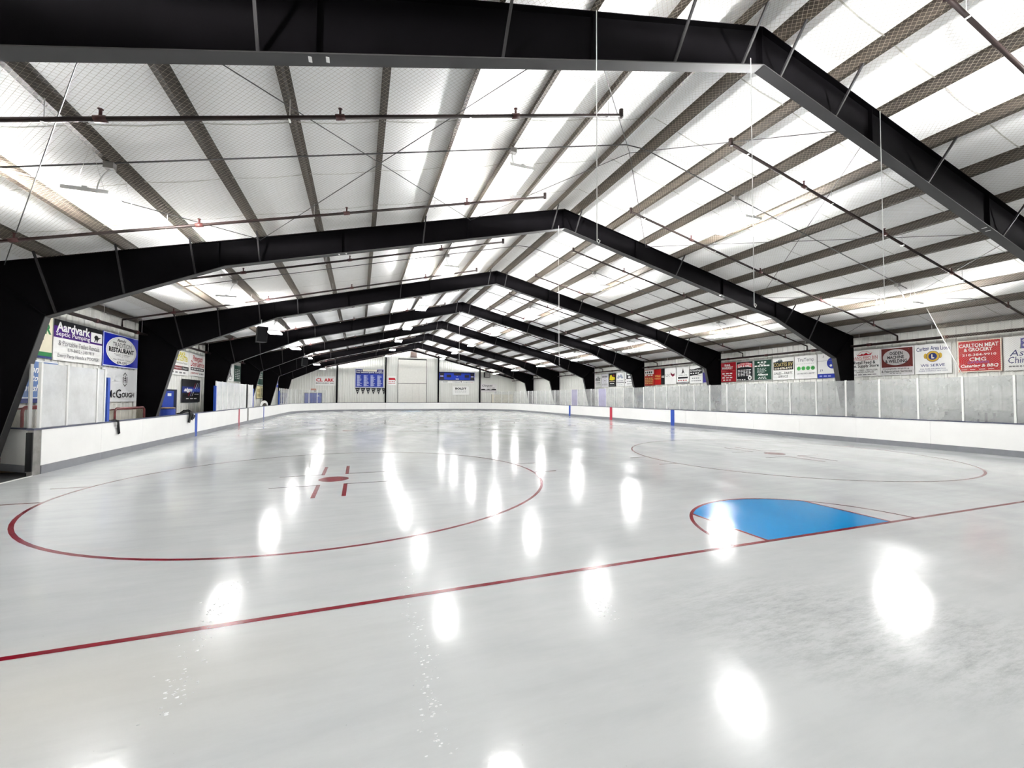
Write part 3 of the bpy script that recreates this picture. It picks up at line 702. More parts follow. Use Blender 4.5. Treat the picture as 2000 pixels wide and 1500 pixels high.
MB().tube([netmap(u, 5.16) for u in (0.2, 1.5, 3, 4.5, 6, 7.5, 9)], 0.008, 5).build('top_cable', CABLE, en)

# ------------------------------------------------------------------ ropes hanging from the frames
for x, y, z1, z0, lb in ((-2.99, YF[1], 7.55, 4.1, 'hung bench-side of the ridge from the goal line frame'), (0.07, YF[1], 7.7, 3.4, 'hanging from the ridge of the goal line frame'), (3.55, YF[1], 7.6, 3.58, 'hung sign-side of the ridge from the goal line frame'), (0.18, YF[2], 7.75, 3.35, 'hung from the ridge above the open gate'), (4.0, YF[3], 7.5, 3.6, 'hung from the sign-side slope past the first bench'), (0.2, YF[4], 7.7, 4.0, 'hung from the ridge near the centre stripe')):
    t = thing('hanging_rope', (x, y - 0.13, z0), 'thin white hooked rope ' + lb, 'rope')
    MB().tube([(x, y - 0.13, z1), (x, y - 0.13, z0)], 0.007, 5).build('rope', ROPE, t)
    MB().tube([(x, y - 0.13, z0), (x + 0.03, y - 0.13, z0 - 0.03), (x + 0.05, y - 0.13, z0 + 0.01), (x + 0.02, y - 0.13, z0 + 0.03)], 0.008, 6).build('hook', ALU, t)

# ------------------------------------------------------------------ speakers
def speaker(x, y, z, rz, lb):
    t = thing('speaker', (x, y, z), lb, 'speaker'); c, s_ = math.cos(rz), math.sin(rz)
    T = lambda a, b, h: (x + a * c - b * s_, y + a * s_ + b * c, z + h)
    tilt = 0.12
    q0 = [T(-0.2, -0.16 + tilt, 0), T(0.2, -0.16 + tilt, 0), T(0.14, 0.2 + tilt, 0), T(-0.14, 0.2 + tilt, 0)]; q1 = [T(-0.2, -0.16, 0.64), T(0.2, -0.16, 0.64), T(0.14, 0.2, 0.64), T(-0.14, 0.2, 0.64)]
    cb_ = MB().hexa(q0, q1).build('cabinet', BLACK, t)
    g0 = [T(-0.18, -0.166 + tilt, 0.03), T(0.18, -0.166 + tilt, 0.03), T(0.18, -0.16 + tilt, 0.03), T(-0.18, -0.16 + tilt, 0.03)]; g1 = [T(-0.18, -0.17, 0.61), T(0.18, -0.17, 0.61), T(0.18, -0.16, 0.61), T(-0.18, -0.16, 0.61)]
    MB().hexa(g0, g1).build('grille', pm('speaker_grille', (0.007, 0.007, 0.008), 0.8, bump=0.5, scale=120, spec=0.1), cb_)
    MB().tube([T(0, 0.05, 0.62), T(0, 0.05, 0.95)], 0.012, 6).build('hanger', ALU, t)
speaker(-10.12, YF[3] - 0.45, 4.12, 0.5, 'black loudspeaker hung under the frame past the first player bench')
speaker(-10.15, YF[5] - 0.45, 4.16, 0.5, 'black loudspeaker hung under the frame above the far player bench')

# ------------------------------------------------------------------ signs
TEXT_JOBS = []
K = (0.012, 0.012, 0.014); WH = (0.82, 0.82, 0.80); RD = (0.42, 0.010, 0.018); NV = (0.02, 0.03, 0.14); BL = (0.012, 0.03, 0.32); GN = (0.02, 0.16, 0.05); GD = (0.55, 0.36, 0.05); GR = (0.20, 0.20, 0.21); YE = (0.62, 0.52, 0.02)
class Sign:
    """a flat sponsor board on a wall; fractions (0..1) from its lower left corner"""
    def __init__(s, wall, a0, a1, z0, z1, base, label, border=None, off=0.05, cat='sign', name='sponsor_sign', group=None):
        s.W = abs(a1 - a0); s.H = z1 - z0; s.lay = 0
        if wall == 'L': s.o = Vector((WLX + off, min(a0, a1), z0)); s.u = Vector((0, 1, 0)); s.n = Vector((1, 0, 0))
        elif wall == 'R': s.o = Vector((WRX - off, max(a0, a1), z0)); s.u = Vector((0, -1, 0)); s.n = Vector((-1, 0, 0))
        else: s.o = Vector((min(a0, a1), YB - off, z0)); s.u = Vector((1, 0, 0)); s.n = Vector((0, -1, 0))
        s.v = Vector((0, 0, 1)); c = s.o + s.u * s.W / 2
        s.t = thing(name, c, label, cat, group)
        g = 0.008
        MB().plate([(g, 0), (s.W - g, 0), (s.W - g, s.H), (g, s.H)], s.o, s.u, s.v, -0.02, 0.0).build('board', paint(base), s.t)
        s.d = 0.001
        if border:
            s.poly([(0, 0), (1, 0), (1, 1), (0, 1)], border, 'border', inset=g); bw = 0.035
            s.poly([(bw * s.H / s.W, bw), (1 - bw * s.H / s.W, bw), (1 - bw * s.H / s.W, 1 - bw), (bw * s.H / s.W, 1 - bw)], base, 'field')
    def P(s, x, y, d): return s.o + s.u * (x * s.W) + s.v * (y * s.H) + s.n * d
    def poly(s, pts, col, name='shape', inset=0):
        s.d += 0.0012
        if inset: pts = [(min(max(x, inset / s.W), 1 - inset / s.W), min(max(y, 0.004), 0.996)) for x, y in pts]
        MB().add([s.P(x, y, s.d) for x, y in pts], [tuple(range(len(pts)))]).build(name, paint(col), s.t); return s
    def rect(s, x0, y0, x1, y1, col, name='band'): return s.poly([(x0, y0), (x1, y0), (x1, y1), (x0, y1)], col, name)
    def ell(s, cx, cy, rx, ry, col, name='oval', n=28, a0=0, a1=360):
        return s.poly([(cx + rx * math.cos(math.radians(a0 + (a1 - a0) * i / n)), cy + ry * math.sin(math.radians(a0 + (a1 - a0) * i / n))) for i in range(n)], col, name)
    def ring(s, cx, cy, rx, ry, w, col, name='ring', n=28, a0=0, a1=360):
        s.d += 0.0012; vs = []; fs = []
        for i in range(n + 1):
            a = math.radians(a0 + (a1 - a0) * i / n)
            for q in (1, 1 - w): vs.append(s.P(cx + rx * q * math.cos(a), cy + ry * q * math.sin(a), s.d))
        for i in range(n): fs.append((2 * i, 2 * i + 1, 2 * i + 3, 2 * i + 2))
        MB().add(vs, fs).build(name, paint(col), s.t); return s
    def txt(s, text, x0, y0, x1, y1, col, bold=0.0, ital=0.0, arch=0.0):
        s.d += 0.0008; TEXT_JOBS.append((s, text, x0, y0, x1, y1, col, bold, ital, arch, s.d)); return s
    def dashes(s, x0, y0, x1, y1, col, n=6, seed=0):      # print too small to read in the photograph
        r = random.Random(seed + n); s.d += 0.0008; mb = MB(); x = x0; w = (x1 - x0) / n
        for i in range(n):
            b = w * r.uniform(0.55, 0.9); mb.add([s.P(x, y0, s.d), s.P(x + b, y0, s.d), s.P(x + b, y1, s.d), s.P(x, y1, s.d)], [(0, 1, 2, 3)]); x += w
        mb.build('small_print', paint(col), s.t)['kind'] = 'stuff'; return s
def flush_text():
    jobs = []
    for j in TEXT_JOBS:
        cu = bpy.data.curves.new('t', 'FONT'); cu.body = j[1]; cu.size = 1.0; cu.offset = j[7]; cu.shear = j[8]; cu.resolution_u = 2
        ob = bpy.data.objects.new('t', cu); COL.objects.link(ob); jobs.append((j, ob))
    dg = bpy.context.evaluated_depsgraph_get(); dg.update()
    for (s, text, x0, y0, x1, y1, col, bold, ital, arch, d), ob in jobs:
        me = bpy.data.meshes.new_from_object(ob.evaluated_get(dg))
        vs = [v.co.copy() for v in me.vertices]; fs = [tuple(p.vertices) for p in me.polygons]
        if vs:
            ax, bx = min(v.x for v in vs), max(v.x for v in vs); ay, by = min(v.y for v in vs), max(v.y for v in vs)
            out = []
            for v in vs:
                fx = (v.x - ax) / max(1e-6, bx - ax); fy = (v.y - ay) / max(1e-6, by - ay)
                out.append(s.P(x0 + (x1 - x0) * fx, y0 + (y1 - y0) * fy + arch * (1 - (2 * fx - 1) ** 2), d))
            MB().add(out, fs).build('lettering', paint(col), s.t)
        bpy.data.meshes.remove(me); cu = ob.data; bpy.data.objects.remove(ob); bpy.data.curves.remove(cu)
CREAM = (0.78, 0.72, 0.56)
# ---- bench-side wall, first bay
g = Sign('L', 9.58, 12.02, 2.88, 4.08, CREAM, 'cream board with green capital letter and green stripe, mostly hidden behind a steel column')
g.rect(0.005, 0.05, 0.995, 0.15, GN).rect(0.005, 0.0, 0.995, 0.05, NV).txt('R', 0.86, 0.58, 0.975, 0.83, GN, 0.04).txt('A', 0.84, 0.42, 0.855, 0.47, K)
g = Sign('L', 9.58, 12.3, 1.62, 2.80, (0.11, 0.19, 0.40), 'steel blue board with white italic lettering behind the gate glass')
g.rect(0.005, 0.0, 0.995, 0.10, NV).rect(0.005, 0.105, 0.995, 0.13, WH).rect(0.005, 0.97, 0.995, 0.995, WH)
g.txt('ons', 0.60, 0.70, 0.755, 0.82, WH, 0.02, 0.35).txt('ton', 0.62, 0.50, 0.75, 0.64, WH, 0.02, 0.35).txt('nwship', 0.50, 0.22, 0.80, 0.43, WH, 0.02, 0.35)
g = Sign('L', 12.05, 14.53, 2.87, 4.08, WH, 'large white board with purple header, white lettering and a small animal silhouette')
PU = (0.05, 0.010, 0.15)
g.rect(0.004, 0.56, 0.996, 0.62, PU).rect(0.004, 0.60, 0.73, 0.86, PU).rect(0.004, 0.84, 0.996, 0.998, K).rect(0.73, 0.61, 0.985, 0.88, WH, 'picture_field')
g.txt('Aardvark', 0.05, 0.72, 0.71, 0.95, WH, 0.03).txt('Septic Pumping', 0.04, 0.575, 0.71, 0.72, WH, 0.015)
g.poly([(0.80, 0.63), (0.82, 0.70), (0.80, 0.76), (0.84, 0.82), (0.88, 0.80), (0.90, 0.76), (0.97, 0.77), (0.91, 0.73), (0.885, 0.68), (0.88, 0.63), (0.855, 0.63), (0.86, 0.68), (0.835, 0.68), (0.825, 0.63)], K, 'animal_silhouette')
g.txt('& Portable Toilet Rentals', 0.09, 0.37, 0.93, 0.50, GR).txt('879-8602 \u2022 348-9819', 0.26, 0.24, 0.81, 0.33, GR).txt('Every Party Needs a POOPER!', 0.08, 0.06, 0.93, 0.18, GR)
g = Sign('L', 14.58, 17.08, 2.88, 4.10, (0.008, 0.018, 0.33), 'royal blue board with a white oval of restaurant lettering', border=(0.62, 0.66, 0.8))
g.ell(0.5, 0.5, 0.43, 0.43, WH).ring(0.5, 0.5, 0.40, 0.40, 0.02, (0.5, 0.5, 0.6))
g.txt('Family', 0.36, 0.75, 0.62, 0.86, K, 0.02, 0.3).txt('TRADITION', 0.24, 0.60, 0.77, 0.74, K).txt('RESTAURANT', 0.14, 0.44, 0.85, 0.585, K, 0.04)
g.rect(0.28, 0.385, 0.46, 0.395, GR).rect(0.54, 0.385, 0.72, 0.395, GR).rect(0.32, 0.345, 0.46, 0.353, GR).rect(0.54, 0.345, 0.68, 0.353, GR).rect(0.497, 0.29, 0.503, 0.41, GR)
g.txt('Hwy 33 North, Cloquet', 0.26, 0.20, 0.74, 0.255, GR).txt('879-1292', 0.36, 0.10, 0.64, 0.175, K)
g = Sign('L', 14.58, 17.05, 1.60, 2.83, (0.74, 0.75, 0.76), 'white board with black hexagon emblem and serif name below the blue restaurant board')
g.poly([(0.555, 0.80), (0.62, 0.91), (0.685, 0.80), (0.668, 0.80), (0.62, 0.872), (0.572, 0.80)], K, 'emblem').poly([(0.555, 0.56), (0.62, 0.46), (0.685, 0.56), (0.668, 0.56), (0.62, 0.495), (0.572, 0.56)], K, 'emblem')
g.rect(0.555, 0.58, 0.575, 0.77, K, 'emblem').rect(0.665, 0.58, 0.685, 0.77, K, 'emblem').rect(0.592, 0.71, 0.648, 0.735, K, 'emblem').rect(0.592, 0.645, 0.648, 0.67, K, 'emblem').rect(0.611, 0.57, 0.629, 0.80, K, 'emblem')
g.txt('M', 0.13, 0.13, 0.26, 0.35, K, 0.01).txt('c', 0.28, 0.13, 0.35, 0.28, K, 0.01).txt('G', 0.37, 0.11, 0.51, 0.38, K, 0.01).txt('OUGH', 0.53, 0.13, 0.90, 0.28, K, 0.02)
# ---- bench-side wall, second bay
g = Sign('L', 20.0, 22.42, 2.87, 4.12, WH, 'white board with yellow lettering and a dark red band under the roof')
g.txt('LAKE', 0.42, 0.76, 0.80, 0.94, YE, 0.03).txt('VICE CENTER', 0.25, 0.57, 0.95, 0.76, YE, 0.03).txt('Automotive Repair', 0.22, 0.43, 0.94, 0.53, K).rect(0.0, 0.20, 0.995, 0.36, (0.16, 0.015, 0.02)).rect(0.62, 0.20, 0.995, 0.36, K)
g.txt('auto Diagnostics', 0.12, 0.235, 0.60, 0.32, WH, 0.01).txt('| Repair', 0.64, 0.235, 0.95, 0.32, WH, 0.01).dashes(0.1, 0.07, 0.9, 0.13, GR, 4)
g = Sign('L', 22.46, 24.92, 2.90, 4.12, WH, 'white board with two lines of dark red script lettering and a black strip')
g.txt('Petersack', 0.22, 0.67, 0.83, 0.92, RD, 0.02, 0.2).txt('Door-Service', 0.10, 0.42, 0.93, 0.68, RD, 0.02, 0.2).rect(0.10, 0.25, 0.92, 0.38, K).dashes(0.15, 0.29, 0.88, 0.34, WH, 5).txt('218-879-9107', 0.10, 0.09, 0.58, 0.17, RD, 0.01).dashes(0.63, 0.09, 0.92, 0.16, GR, 3)
g = Sign('L', 21.65, 24.2, 1.50, 2.70, K, 'black poster with a blue glow, slanted light streaks and a white bold italic word')
g.rect(0.0, 0.42, 0.995, 0.68, (0.012, 0.025, 0.16)).rect(0.3, 0.47, 0.995, 0.62, (0.02, 0.06, 0.42))
for i, (x, c) in enumerate(((0.60, RD), (0.70, WH), (0.80, (0.3, 0.35, 0.7)))): g.poly([(x, 0.60), (x + 0.03, 0.60), (x + 0.13, 0.86), (x + 0.115, 0.86)], c, 'streak')
for i, (x, c) in enumerate(((0.30, RD), (0.40, (0.3, 0.35, 0.7)), (0.50, WH))): g.poly([(x, 0.27), (x + 0.03, 0.27), (x + 0.12, 0.45), (x + 0.09, 0.45)], c, 'streak')
g.txt('sign', 0.08, 0.42, 0.53, 0.63, WH, 0.05, 0.25).txt('pro', 0.54, 0.42, 0.94, 0.60, (0.10, 0.16, 0.55), 0.01, 0.1).dashes(0.66, 0.34, 0.92, 0.37, WH, 4).dashes(0.2, 0.14, 0.85, 0.18, WH, 3)
# ---- bench-side wall, further bays
g = Sign('L', 28.6, 30.9, 2.86, 4.12, WH, 'white board with a black oval emblem next to a dark green board')
g.ell(0.62, 0.52, 0.3, 0.46, (0.35, 0.36, 0.36)).ell(0.62, 0.52, 0.26, 0.41, WH).poly([(0.5, 0.2), (0.6, 0.55), (0.57, 0.8), (0.66, 0.8), (0.66, 0.5), (0.76, 0.2), (0.66, 0.25), (0.62, 0.4), (0.58, 0.22)], K, 'figure').ell(0.2, 0.35, 0.05, 0.04, K).ell(0.2, 0.15, 0.05, 0.04, K)
g = Sign('L', 30.92, 32.8, 2.86, 4.10, (0.01, 0.045, 0.03), 'dark green board with rows of white lettering next to an oval emblem', border=(0.6, 0.6, 0.58))
for i in range(6): g.dashes(0.15, 0.70 - 0.1 * i, 0.85, 0.74 - 0.1 * i, WH, 3, i)
g = Sign('L', 37.9, 40.85, 2.88, 4.02, (0.01, 0.05, 0.035), 'dark green board with white lines above a cream poster')
for i in range(3): g.dashes(0.15, 0.75 - 0.14 * i, 0.85, 0.82 - 0.14 * i, WH, 3, i)
g = Sign('L', 38.0, 40.9, 1.62, 2.78, (0.66, 0.60, 0.36), 'cream poster with a dark skating figure', border=(0.06, 0.05, 0.02), name='poster')
g.poly([(0.62, 0.1), (0.68, 0.45), (0.66, 0.7), (0.7, 0.85), (0.78, 0.85), (0.8, 0.68), (0.78, 0.45), (0.86, 0.1), (0.78, 0.12), (0.73, 0.38), (0.69, 0.1)], (0.10, 0.08, 0.03), 'figure').rect(0.15, 0.45, 0.5, 0.75, (0.5, 0.42, 0.2), 'picture').rect(0.15, 0.15, 0.5, 0.4, (0.42, 0.36, 0.18), 'picture')
g = Sign('L', 46.9, 49.0, 2.80, 3.5, BL, 'small royal blue board near the far corner of the bench wall'); g.dashes(0.2, 0.4, 0.8, 0.6, WH, 3)
# ---- sign-side wall, first bay (square boards)
Z0, Z1 = 2.85, 4.07
g = Sign('R', 9.26, 8.06, Z0, Z1, WH, 'white square board with red lettering under an arch of animal silhouettes')
g.ring(0.48, 0.80, 0.21, 0.16, 0.06, RD, 'arch', 20, 10, 170)
g.poly([(0.2, 0.86), (0.28, 0.81), (0.36, 0.83), (0.40, 0.87), (0.44, 0.83), (0.50, 0.86), (0.55, 0.89), (0.60, 0.84), (0.66, 0.83), (0.76, 0.90), (0.70, 0.80), (0.5, 0.79), (0.26, 0.79)], RD, 'animals')
g.txt("DAN'S FEED BIN", 0.06, 0.64, 0.92, 0.77, RD).rect(0.06, 0.615, 0.92, 0.625, RD).txt('Retail Feed &', 0.12, 0.47, 0.85, 0.59, K, 0.02).txt('Pet Supply Store', 0.03, 0.31, 0.96, 0.46, K, 0.02).txt('FEED \u2022 SEED \u2022 FERTILIZER', 0.07, 0.21, 0.92, 0.265, K, 0.01).txt('GARDEN SUPPLIES', 0.17, 0.135, 0.80, 0.19, K, 0.01).dashes(0.1, 0.055, 0.9, 0.085, GR, 5)
g = Sign('R', 8.04, 6.83, Z0, Z1, (0.58, 0.57, 0.57), 'square board with a silver oval on a dark red picture field', border=(0.7, 0.7, 0.7))
g.rect(0.03, 0.29, 0.965, 0.965, (0.10, 0.018, 0.016), 'picture_field')
for i in range(26):
    r = random.Random(i); a, b = r.uniform(0.05, 0.93), r.uniform(0.31, 0.94); g.ell(a, b, 0.012 + 0.02 * r.random(), 0.01 + 0.01 * r.random(), (0.25, 0.04, 0.03) if i % 2 else (0.03, 0.01, 0.01), 'fleck', 7)
g.ell(0.49, 0.64, 0.40, 0.285, (0.42, 0.40, 0.40)).txt('OGDEN', 0.30, 0.72, 0.69, 0.84, K, 0.03).txt('MACHINE', 0.23, 0.585, 0.73, 0.695, K, 0.03).txt('& WELDING', 0.16, 0.44, 0.82, 0.56, K, 0.03).dashes(0.3, 0.395, 0.7, 0.41, GR, 5)
g.txt('Complete Welding', 0.10, 0.195, 0.87, 0.26, K, 0.01).txt('& Fabrication Services', 0.04, 0.10, 0.95, 0.18, K, 0.01).dashes(0.3, 0.05, 0.68, 0.075, GR, 4)
g = Sign('R', 6.80, 5.63, Z0, Z1, WH, 'white square board with a gold and blue round service club emblem')
g.txt('Carlton Area Lions', 0.05, 0.76, 0.95, 0.90, NV, 0.01, 0.0, 0.03)
g.ell(0.30, 0.60, 0.05, 0.09, GD, 'emblem').ell(0.70, 0.60, 0.05, 0.09, GD, 'emblem').ell(0.5, 0.58, 0.185, 0.185, GD, 'emblem').ring(0.5, 0.58, 0.185, 0.185, 0.06, NV, 'emblem_ring').ell(0.5, 0.58, 0.115, 0.115, NV, 'emblem').txt('L', 0.465, 0.51, 0.54, 0.65, (0.72, 0.66, 0.45), 0.05).ring(0.5, 0.58, 0.125, 0.125, 0.05, GD, 'emblem_ring')
g.txt('WE SERVE', 0.16, 0.24, 0.82, 0.33, NV, 0.005).txt('FOR MORE INFORMATION', 0.15, 0.145, 0.84, 0.185, NV).txt('PLEASE CONTACT ANY LION', 0.11, 0.08, 0.88, 0.12, NV)
g = Sign('R', 5.47, 4.25, Z0, Z1, RD, 'red square board with white border and white lettering', border=(0.78, 0.74, 0.62))
g.txt('CARLTON MEAT', 0.05, 0.77, 0.93, 0.89, WH, 0.025).txt('& GROCERY', 0.16, 0.645, 0.80, 0.755, WH, 0.025).txt('218-384-9910', 0.12, 0.50, 0.88, 0.575, WH, 0.01).txt('CMG', 0.28, 0.34, 0.66, 0.455, WH, 0.02).txt('CATERING', 0.24, 0.27, 0.72, 0.335, (0.16, 0.10, 0.42), 0.01).txt('Catering & BBQ', 0.08, 0.12, 0.92, 0.245, WH, 0.03, 0.2).dashes(0.09, 0.075, 0.9, 0.09, WH, 4)
g = Sign('R', 4.21, 1.80, Z0, Z1, WH, 'wide white board with a blue square emblem and dark script lettering')
g.rect(0.175, 0.63, 0.26, 0.93, (0.10, 0.10, 0.30), 'emblem').ring(0.225, 0.86, 0.03, 0.045, 0.25, WH, 'emblem_ring').ring(0.225, 0.72, 0.03, 0.045, 0.25, WH, 'emblem_ring').poly([(0.165, 0.63), (0.175, 0.63), (0.175, 0.80)], (0.15, 0.22, 0.15), 'emblem')
g.txt('Asp', 0.06, 0.36, 0.27, 0.60, NV, 0.0, 0.2).txt('Chiro', 0.045, 0.21, 0.27, 0.40, NV, 0.0, 0.1).dashes(0.05, 0.10, 0.27, 0.14, GR, 6)
# ---- sign-side wall, second bay
g = Sign('R', 16.95, 15.74, Z0, Z1, (0.36, 0.012, 0.02), 'red square board with white market lettering beside a black board')
g.txt('B&B', 0.30, 0.80, 0.66, 0.92, WH, 0.03).txt('MARKET', 0.13, 0.65, 0.82, 0.78, WH, 0.03).txt('Complete Meat', 0.06, 0.52, 0.93, 0.61, (0.6, 0.10, 0.10), 0.0, 0.2).dashes(0.15, 0.40, 0.85, 0.46, WH, 3).dashes(0.25, 0.30, 0.75, 0.35, WH, 2).dashes(0.15, 0.19, 0.85, 0.25, WH, 3).dashes(0.2, 0.07, 0.75, 0.12, WH, 3)
g = Sign('R', 15.71, 14.51, Z0, Z1, K, 'black square board with arched red and white header and a small white seal', border=(0.55, 0.55, 0.52))
g.poly([(0.06, 0.66), (0.06, 0.84), (0.3, 0.92), (0.7, 0.92), (0.94, 0.84), (0.94, 0.66), (0.7, 0.72), (0.3, 0.72)], (0.55, 0.06, 0.07), 'header').txt('SECOND STREET', 0.10, 0.79, 0.90, 0.87, WH, 0.0, 0.0, 0.03).txt('BAR & GRILL', 0.12, 0.68, 0.88, 0.78, WH, 0.02, 0.0, 0.02)
for i in range(5): g.dashes(0.1, 0.54 - 0.07 * i, 0.9, 0.575 - 0.07 * i, WH, 5, i)
g.ell(0.80, 0.16, 0.11, 0.11, WH, 'seal').ell(0.80, 0.16, 0.04, 0.05, K, 'seal').dashes(0.06, 0.06, 0.6, 0.11, WH, 4)
g = Sign('R', 14.48, 13.31, Z0, Z1, (0.012, 0.05, 0.03), 'dark green square board with white company lettering', border=(0.55, 0.56, 0.54))
g.dashes(0.22, 0.84, 0.75, 0.90, WH, 3).dashes(0.32, 0.755, 0.66, 0.80, WH, 2).dashes(0.06, 0.67, 0.90, 0.73, WH, 5).txt('Alliance', 0.20, 0.235, 0.78, 0.34, WH, 0.05, 0.2).dashes(0.28, 0.145, 0.7, 0.18, WH, 3).dashes(0.24, 0.085, 0.75, 0.115, WH, 4)
for i in range(4): g.dashes(0.2, 0.56 - 0.06 * i, 0.75 - 0.1 * (i % 2), 0.59 - 0.06 * i, (0.5, 0.55, 0.52), 4, i)
g = Sign('R', 13.28, 12.02, Z0, Z1, WH, 'white square board with a black and gold logo band and trees')
g.rect(0.05, 0.44, 0.96, 0.81, K).poly([(0.14, 0.80), (0.20, 0.86), (0.24, 0.84), (0.30, 0.92), (0.33, 0.86), (0.36, 0.98), (0.40, 0.86), (0.44, 0.93), (0.50, 0.80)], (0.05, 0.07, 0.08), 'trees').txt('COATES RV', 0.06, 0.60, 0.94, 0.77, (0.45, 0.36, 0.14), 0.02).txt('218-878-5777', 0.09, 0.47, 0.92, 0.56, (0.78, 0.74, 0.6), 0.03).txt('SALES - PARTS', 0.08, 0.24, 0.92, 0.35, K, 0.0, 0.15).txt('SERVICE', 0.26, 0.09, 0.72, 0.20, K, 0.0, 0.15)
g = Sign('R', 11.99, 10.82, Z0, Z1, WH, 'white square board with four green discs in a row')
g.txt('TruTemp', 0.13, 0.70, 0.87, 0.90, (0.10, 0.11, 0.13), 0.0).dashes(0.10, 0.645, 0.90, 0.655, GR, 10)
for i in range(4): g.ell(0.19 + 0.21 * i, 0.455, 0.088, 0.085, (0.06, 0.36, 0.08), 'disc').poly([(0.15 + 0.21 * i, 0.45), (0.19 + 0.21 * i, 0.50), (0.22 + 0.21 * i, 0.44)], (0.02, 0.14, 0.03), 'icon')
g.txt('(218)393-4677', 0.13, 0.18, 0.88, 0.26, GR)
g = Sign('R', 10.80, 9.62, Z0, Z1, WH, 'white square board with a royal blue footer and round blue emblem half behind a column')
g.rect(0.0, 0.0, 0.995, 0.17, BL).txt('J3', 0.09, 0.26, 0.22, 0.36, (0.08, 0.09, 0.16)).ell(0.62, 0.60, 0.23, 0.23, BL, 'emblem').ell(0.55, 0.50, 0.05, 0.05, WH, 'emblem').dashes(0.08, 0.05, 0.6, 0.11, (0.3, 0.35, 0.7), 3).rect(0.0, 0.70, 0.995, 0.71, GR).txt('J', 0.22, 0.84, 0.27, 0.93, GR)
# ---- sign-side wall, third bay
g = Sign('R', 24.62, 23.44, Z0 - 0.05, Z1, (0.36, 0.03, 0.02), 'red square board with a white header box and gold lettering lines'); g.rect(0.03, 0.72, 0.97, 0.97, WH)
g.dashes(0.08, 0.78, 0.9, 0.9, K, 4).dashes(0.05, 0.62, 0.95, 0.69, WH, 3)
for i in range(4): g.dashes(0.08, 0.44 - 0.11 * i, 0.92, 0.50 - 0.11 * i, (0.66, 0.45, 0.16), 4, i)
g = Sign('R', 23.42, 22.62, Z0, Z1 + 0.01, (0.38, 0.012, 0.012), 'narrow red board with two gold bank words'); g.txt('WELLS', 0.06, 0.50, 0.93, 0.62, (0.62, 0.42, 0.12), 0.03).txt('FARGO', 0.06, 0.33, 0.93, 0.45, (0.62, 0.42, 0.12), 0.03)
g = Sign('R', 22.60, 22.22, Z0, Z1 + 0.01, K, 'very narrow black board with two white bars'); g.rect(0.1, 0.5, 0.9, 0.54, WH).rect(0.1, 0.43, 0.9, 0.47, WH)
g = Sign('R', 22.2, 20.98, Z0, Z1 + 0.02, WH, 'white square board with a dark red folded bird emblem'); g.txt('LSC', 0.10, 0.47, 0.48, 0.62, GR).poly([(0.53, 0.72), (0.53, 0.58), (0.72, 0.44), (0.88, 0.52), (0.88, 0.66), (0.74, 0.58), (0.66, 0.62)], (0.16, 0.01, 0.03), 'emblem')
g = Sign('R', 20.9, 19.68, Z0, Z1 + 0.02, WH, 'white square board with a black pointed leaf emblem above a black bar'); g.poly([(0.35, 0.56), (0.45, 0.70), (0.52, 0.92), (0.56, 0.75), (0.66, 0.56), (0.56, 0.66), (0.50, 0.58), (0.46, 0.66)], K, 'emblem').txt('SPRUCE', 0.16, 0.45, 0.86, 0.53, GR).rect(0.1, 0.30, 0.9, 0.40, K).dashes(0.1, 0.17, 0.9, 0.22, RD, 4).rect(0.0, 0.0, 0.99, 0.10, K).rect(0.05, 0.03, 0.95, 0.065, WH)
g = Sign('R', 19.64, 18.42, Z0, Z1 + 0.0, WH, 'white square board with a broad black brush stroke carrying white lettering'); g.poly([(0.02, 0.42), (0.02, 0.82), (0.3, 0.80), (0.6, 0.84), (0.98, 0.90), (0.98, 0.55), (0.6, 0.48), (0.98, 0.43), (0.4, 0.46)], K, 'brush_stroke').txt('GreatEdge', 0.05, 0.64, 0.93, 0.78, WH, 0.01, 0.2).dashes(0.08, 0.54, 0.8, 0.60, WH, 4).dashes(0.2, 0.26, 0.8, 0.31, GR, 4).dashes(0.15, 0.12, 0.9, 0.16, GR, 5)
g = Sign('R', 18.4, 17.3, Z0, 3.55, (0.03, 0.02, 0.22), 'dark blue board partly hidden behind a steel column'); g.rect(0.05, 0.02, 0.95, 0.05, WH)
# ---- sign-side wall, fourth bay
g = Sign('R', 32.3, 31.18, Z0, Z1, WH, 'white square board with a large black hand-drawn wordmark'); g.txt('ellis', 0.1, 0.48, 0.85, 0.84, K, 0.02, 0.3).dashes(0.1, 0.30, 0.9, 0.37, K, 4).dashes(0.1, 0.17, 0.9, 0.21, GR, 6)
g = Sign('R', 31.12, 29.94, Z0, Z1, (0.74, 0.74, 0.78), 'pale board with fine grey print and a ringed emblem'); g.dashes(0.12, 0.72, 0.9, 0.85, GR, 5).ring(0.5, 0.48, 0.25, 0.18, 0.05, GR).ell(0.5, 0.48, 0.05, 0.05, K).dashes(0.1, 0.1, 0.9, 0.25, (0.45, 0.45, 0.47), 9)
g = Sign('R', 29.9, 28.72, Z0, Z1, K, 'black square board with a yellow emblem'); g.poly([(0.12, 0.5), (0.2, 0.85), (0.42, 0.9), (0.5, 0.75), (0.85, 0.7), (0.9, 0.52), (0.5, 0.46)], YE, 'emblem').ell(0.7, 0.82, 0.12, 0.08, (0.2, 0.03, 0.02), 'emblem').dashes(0.1, 0.35, 0.9, 0.42, (0.5, 0.42, 0.3), 2).dashes(0.2, 0.2, 0.8, 0.25, WH, 2).rect(0.1, 0.08, 0.9, 0.12, GR)
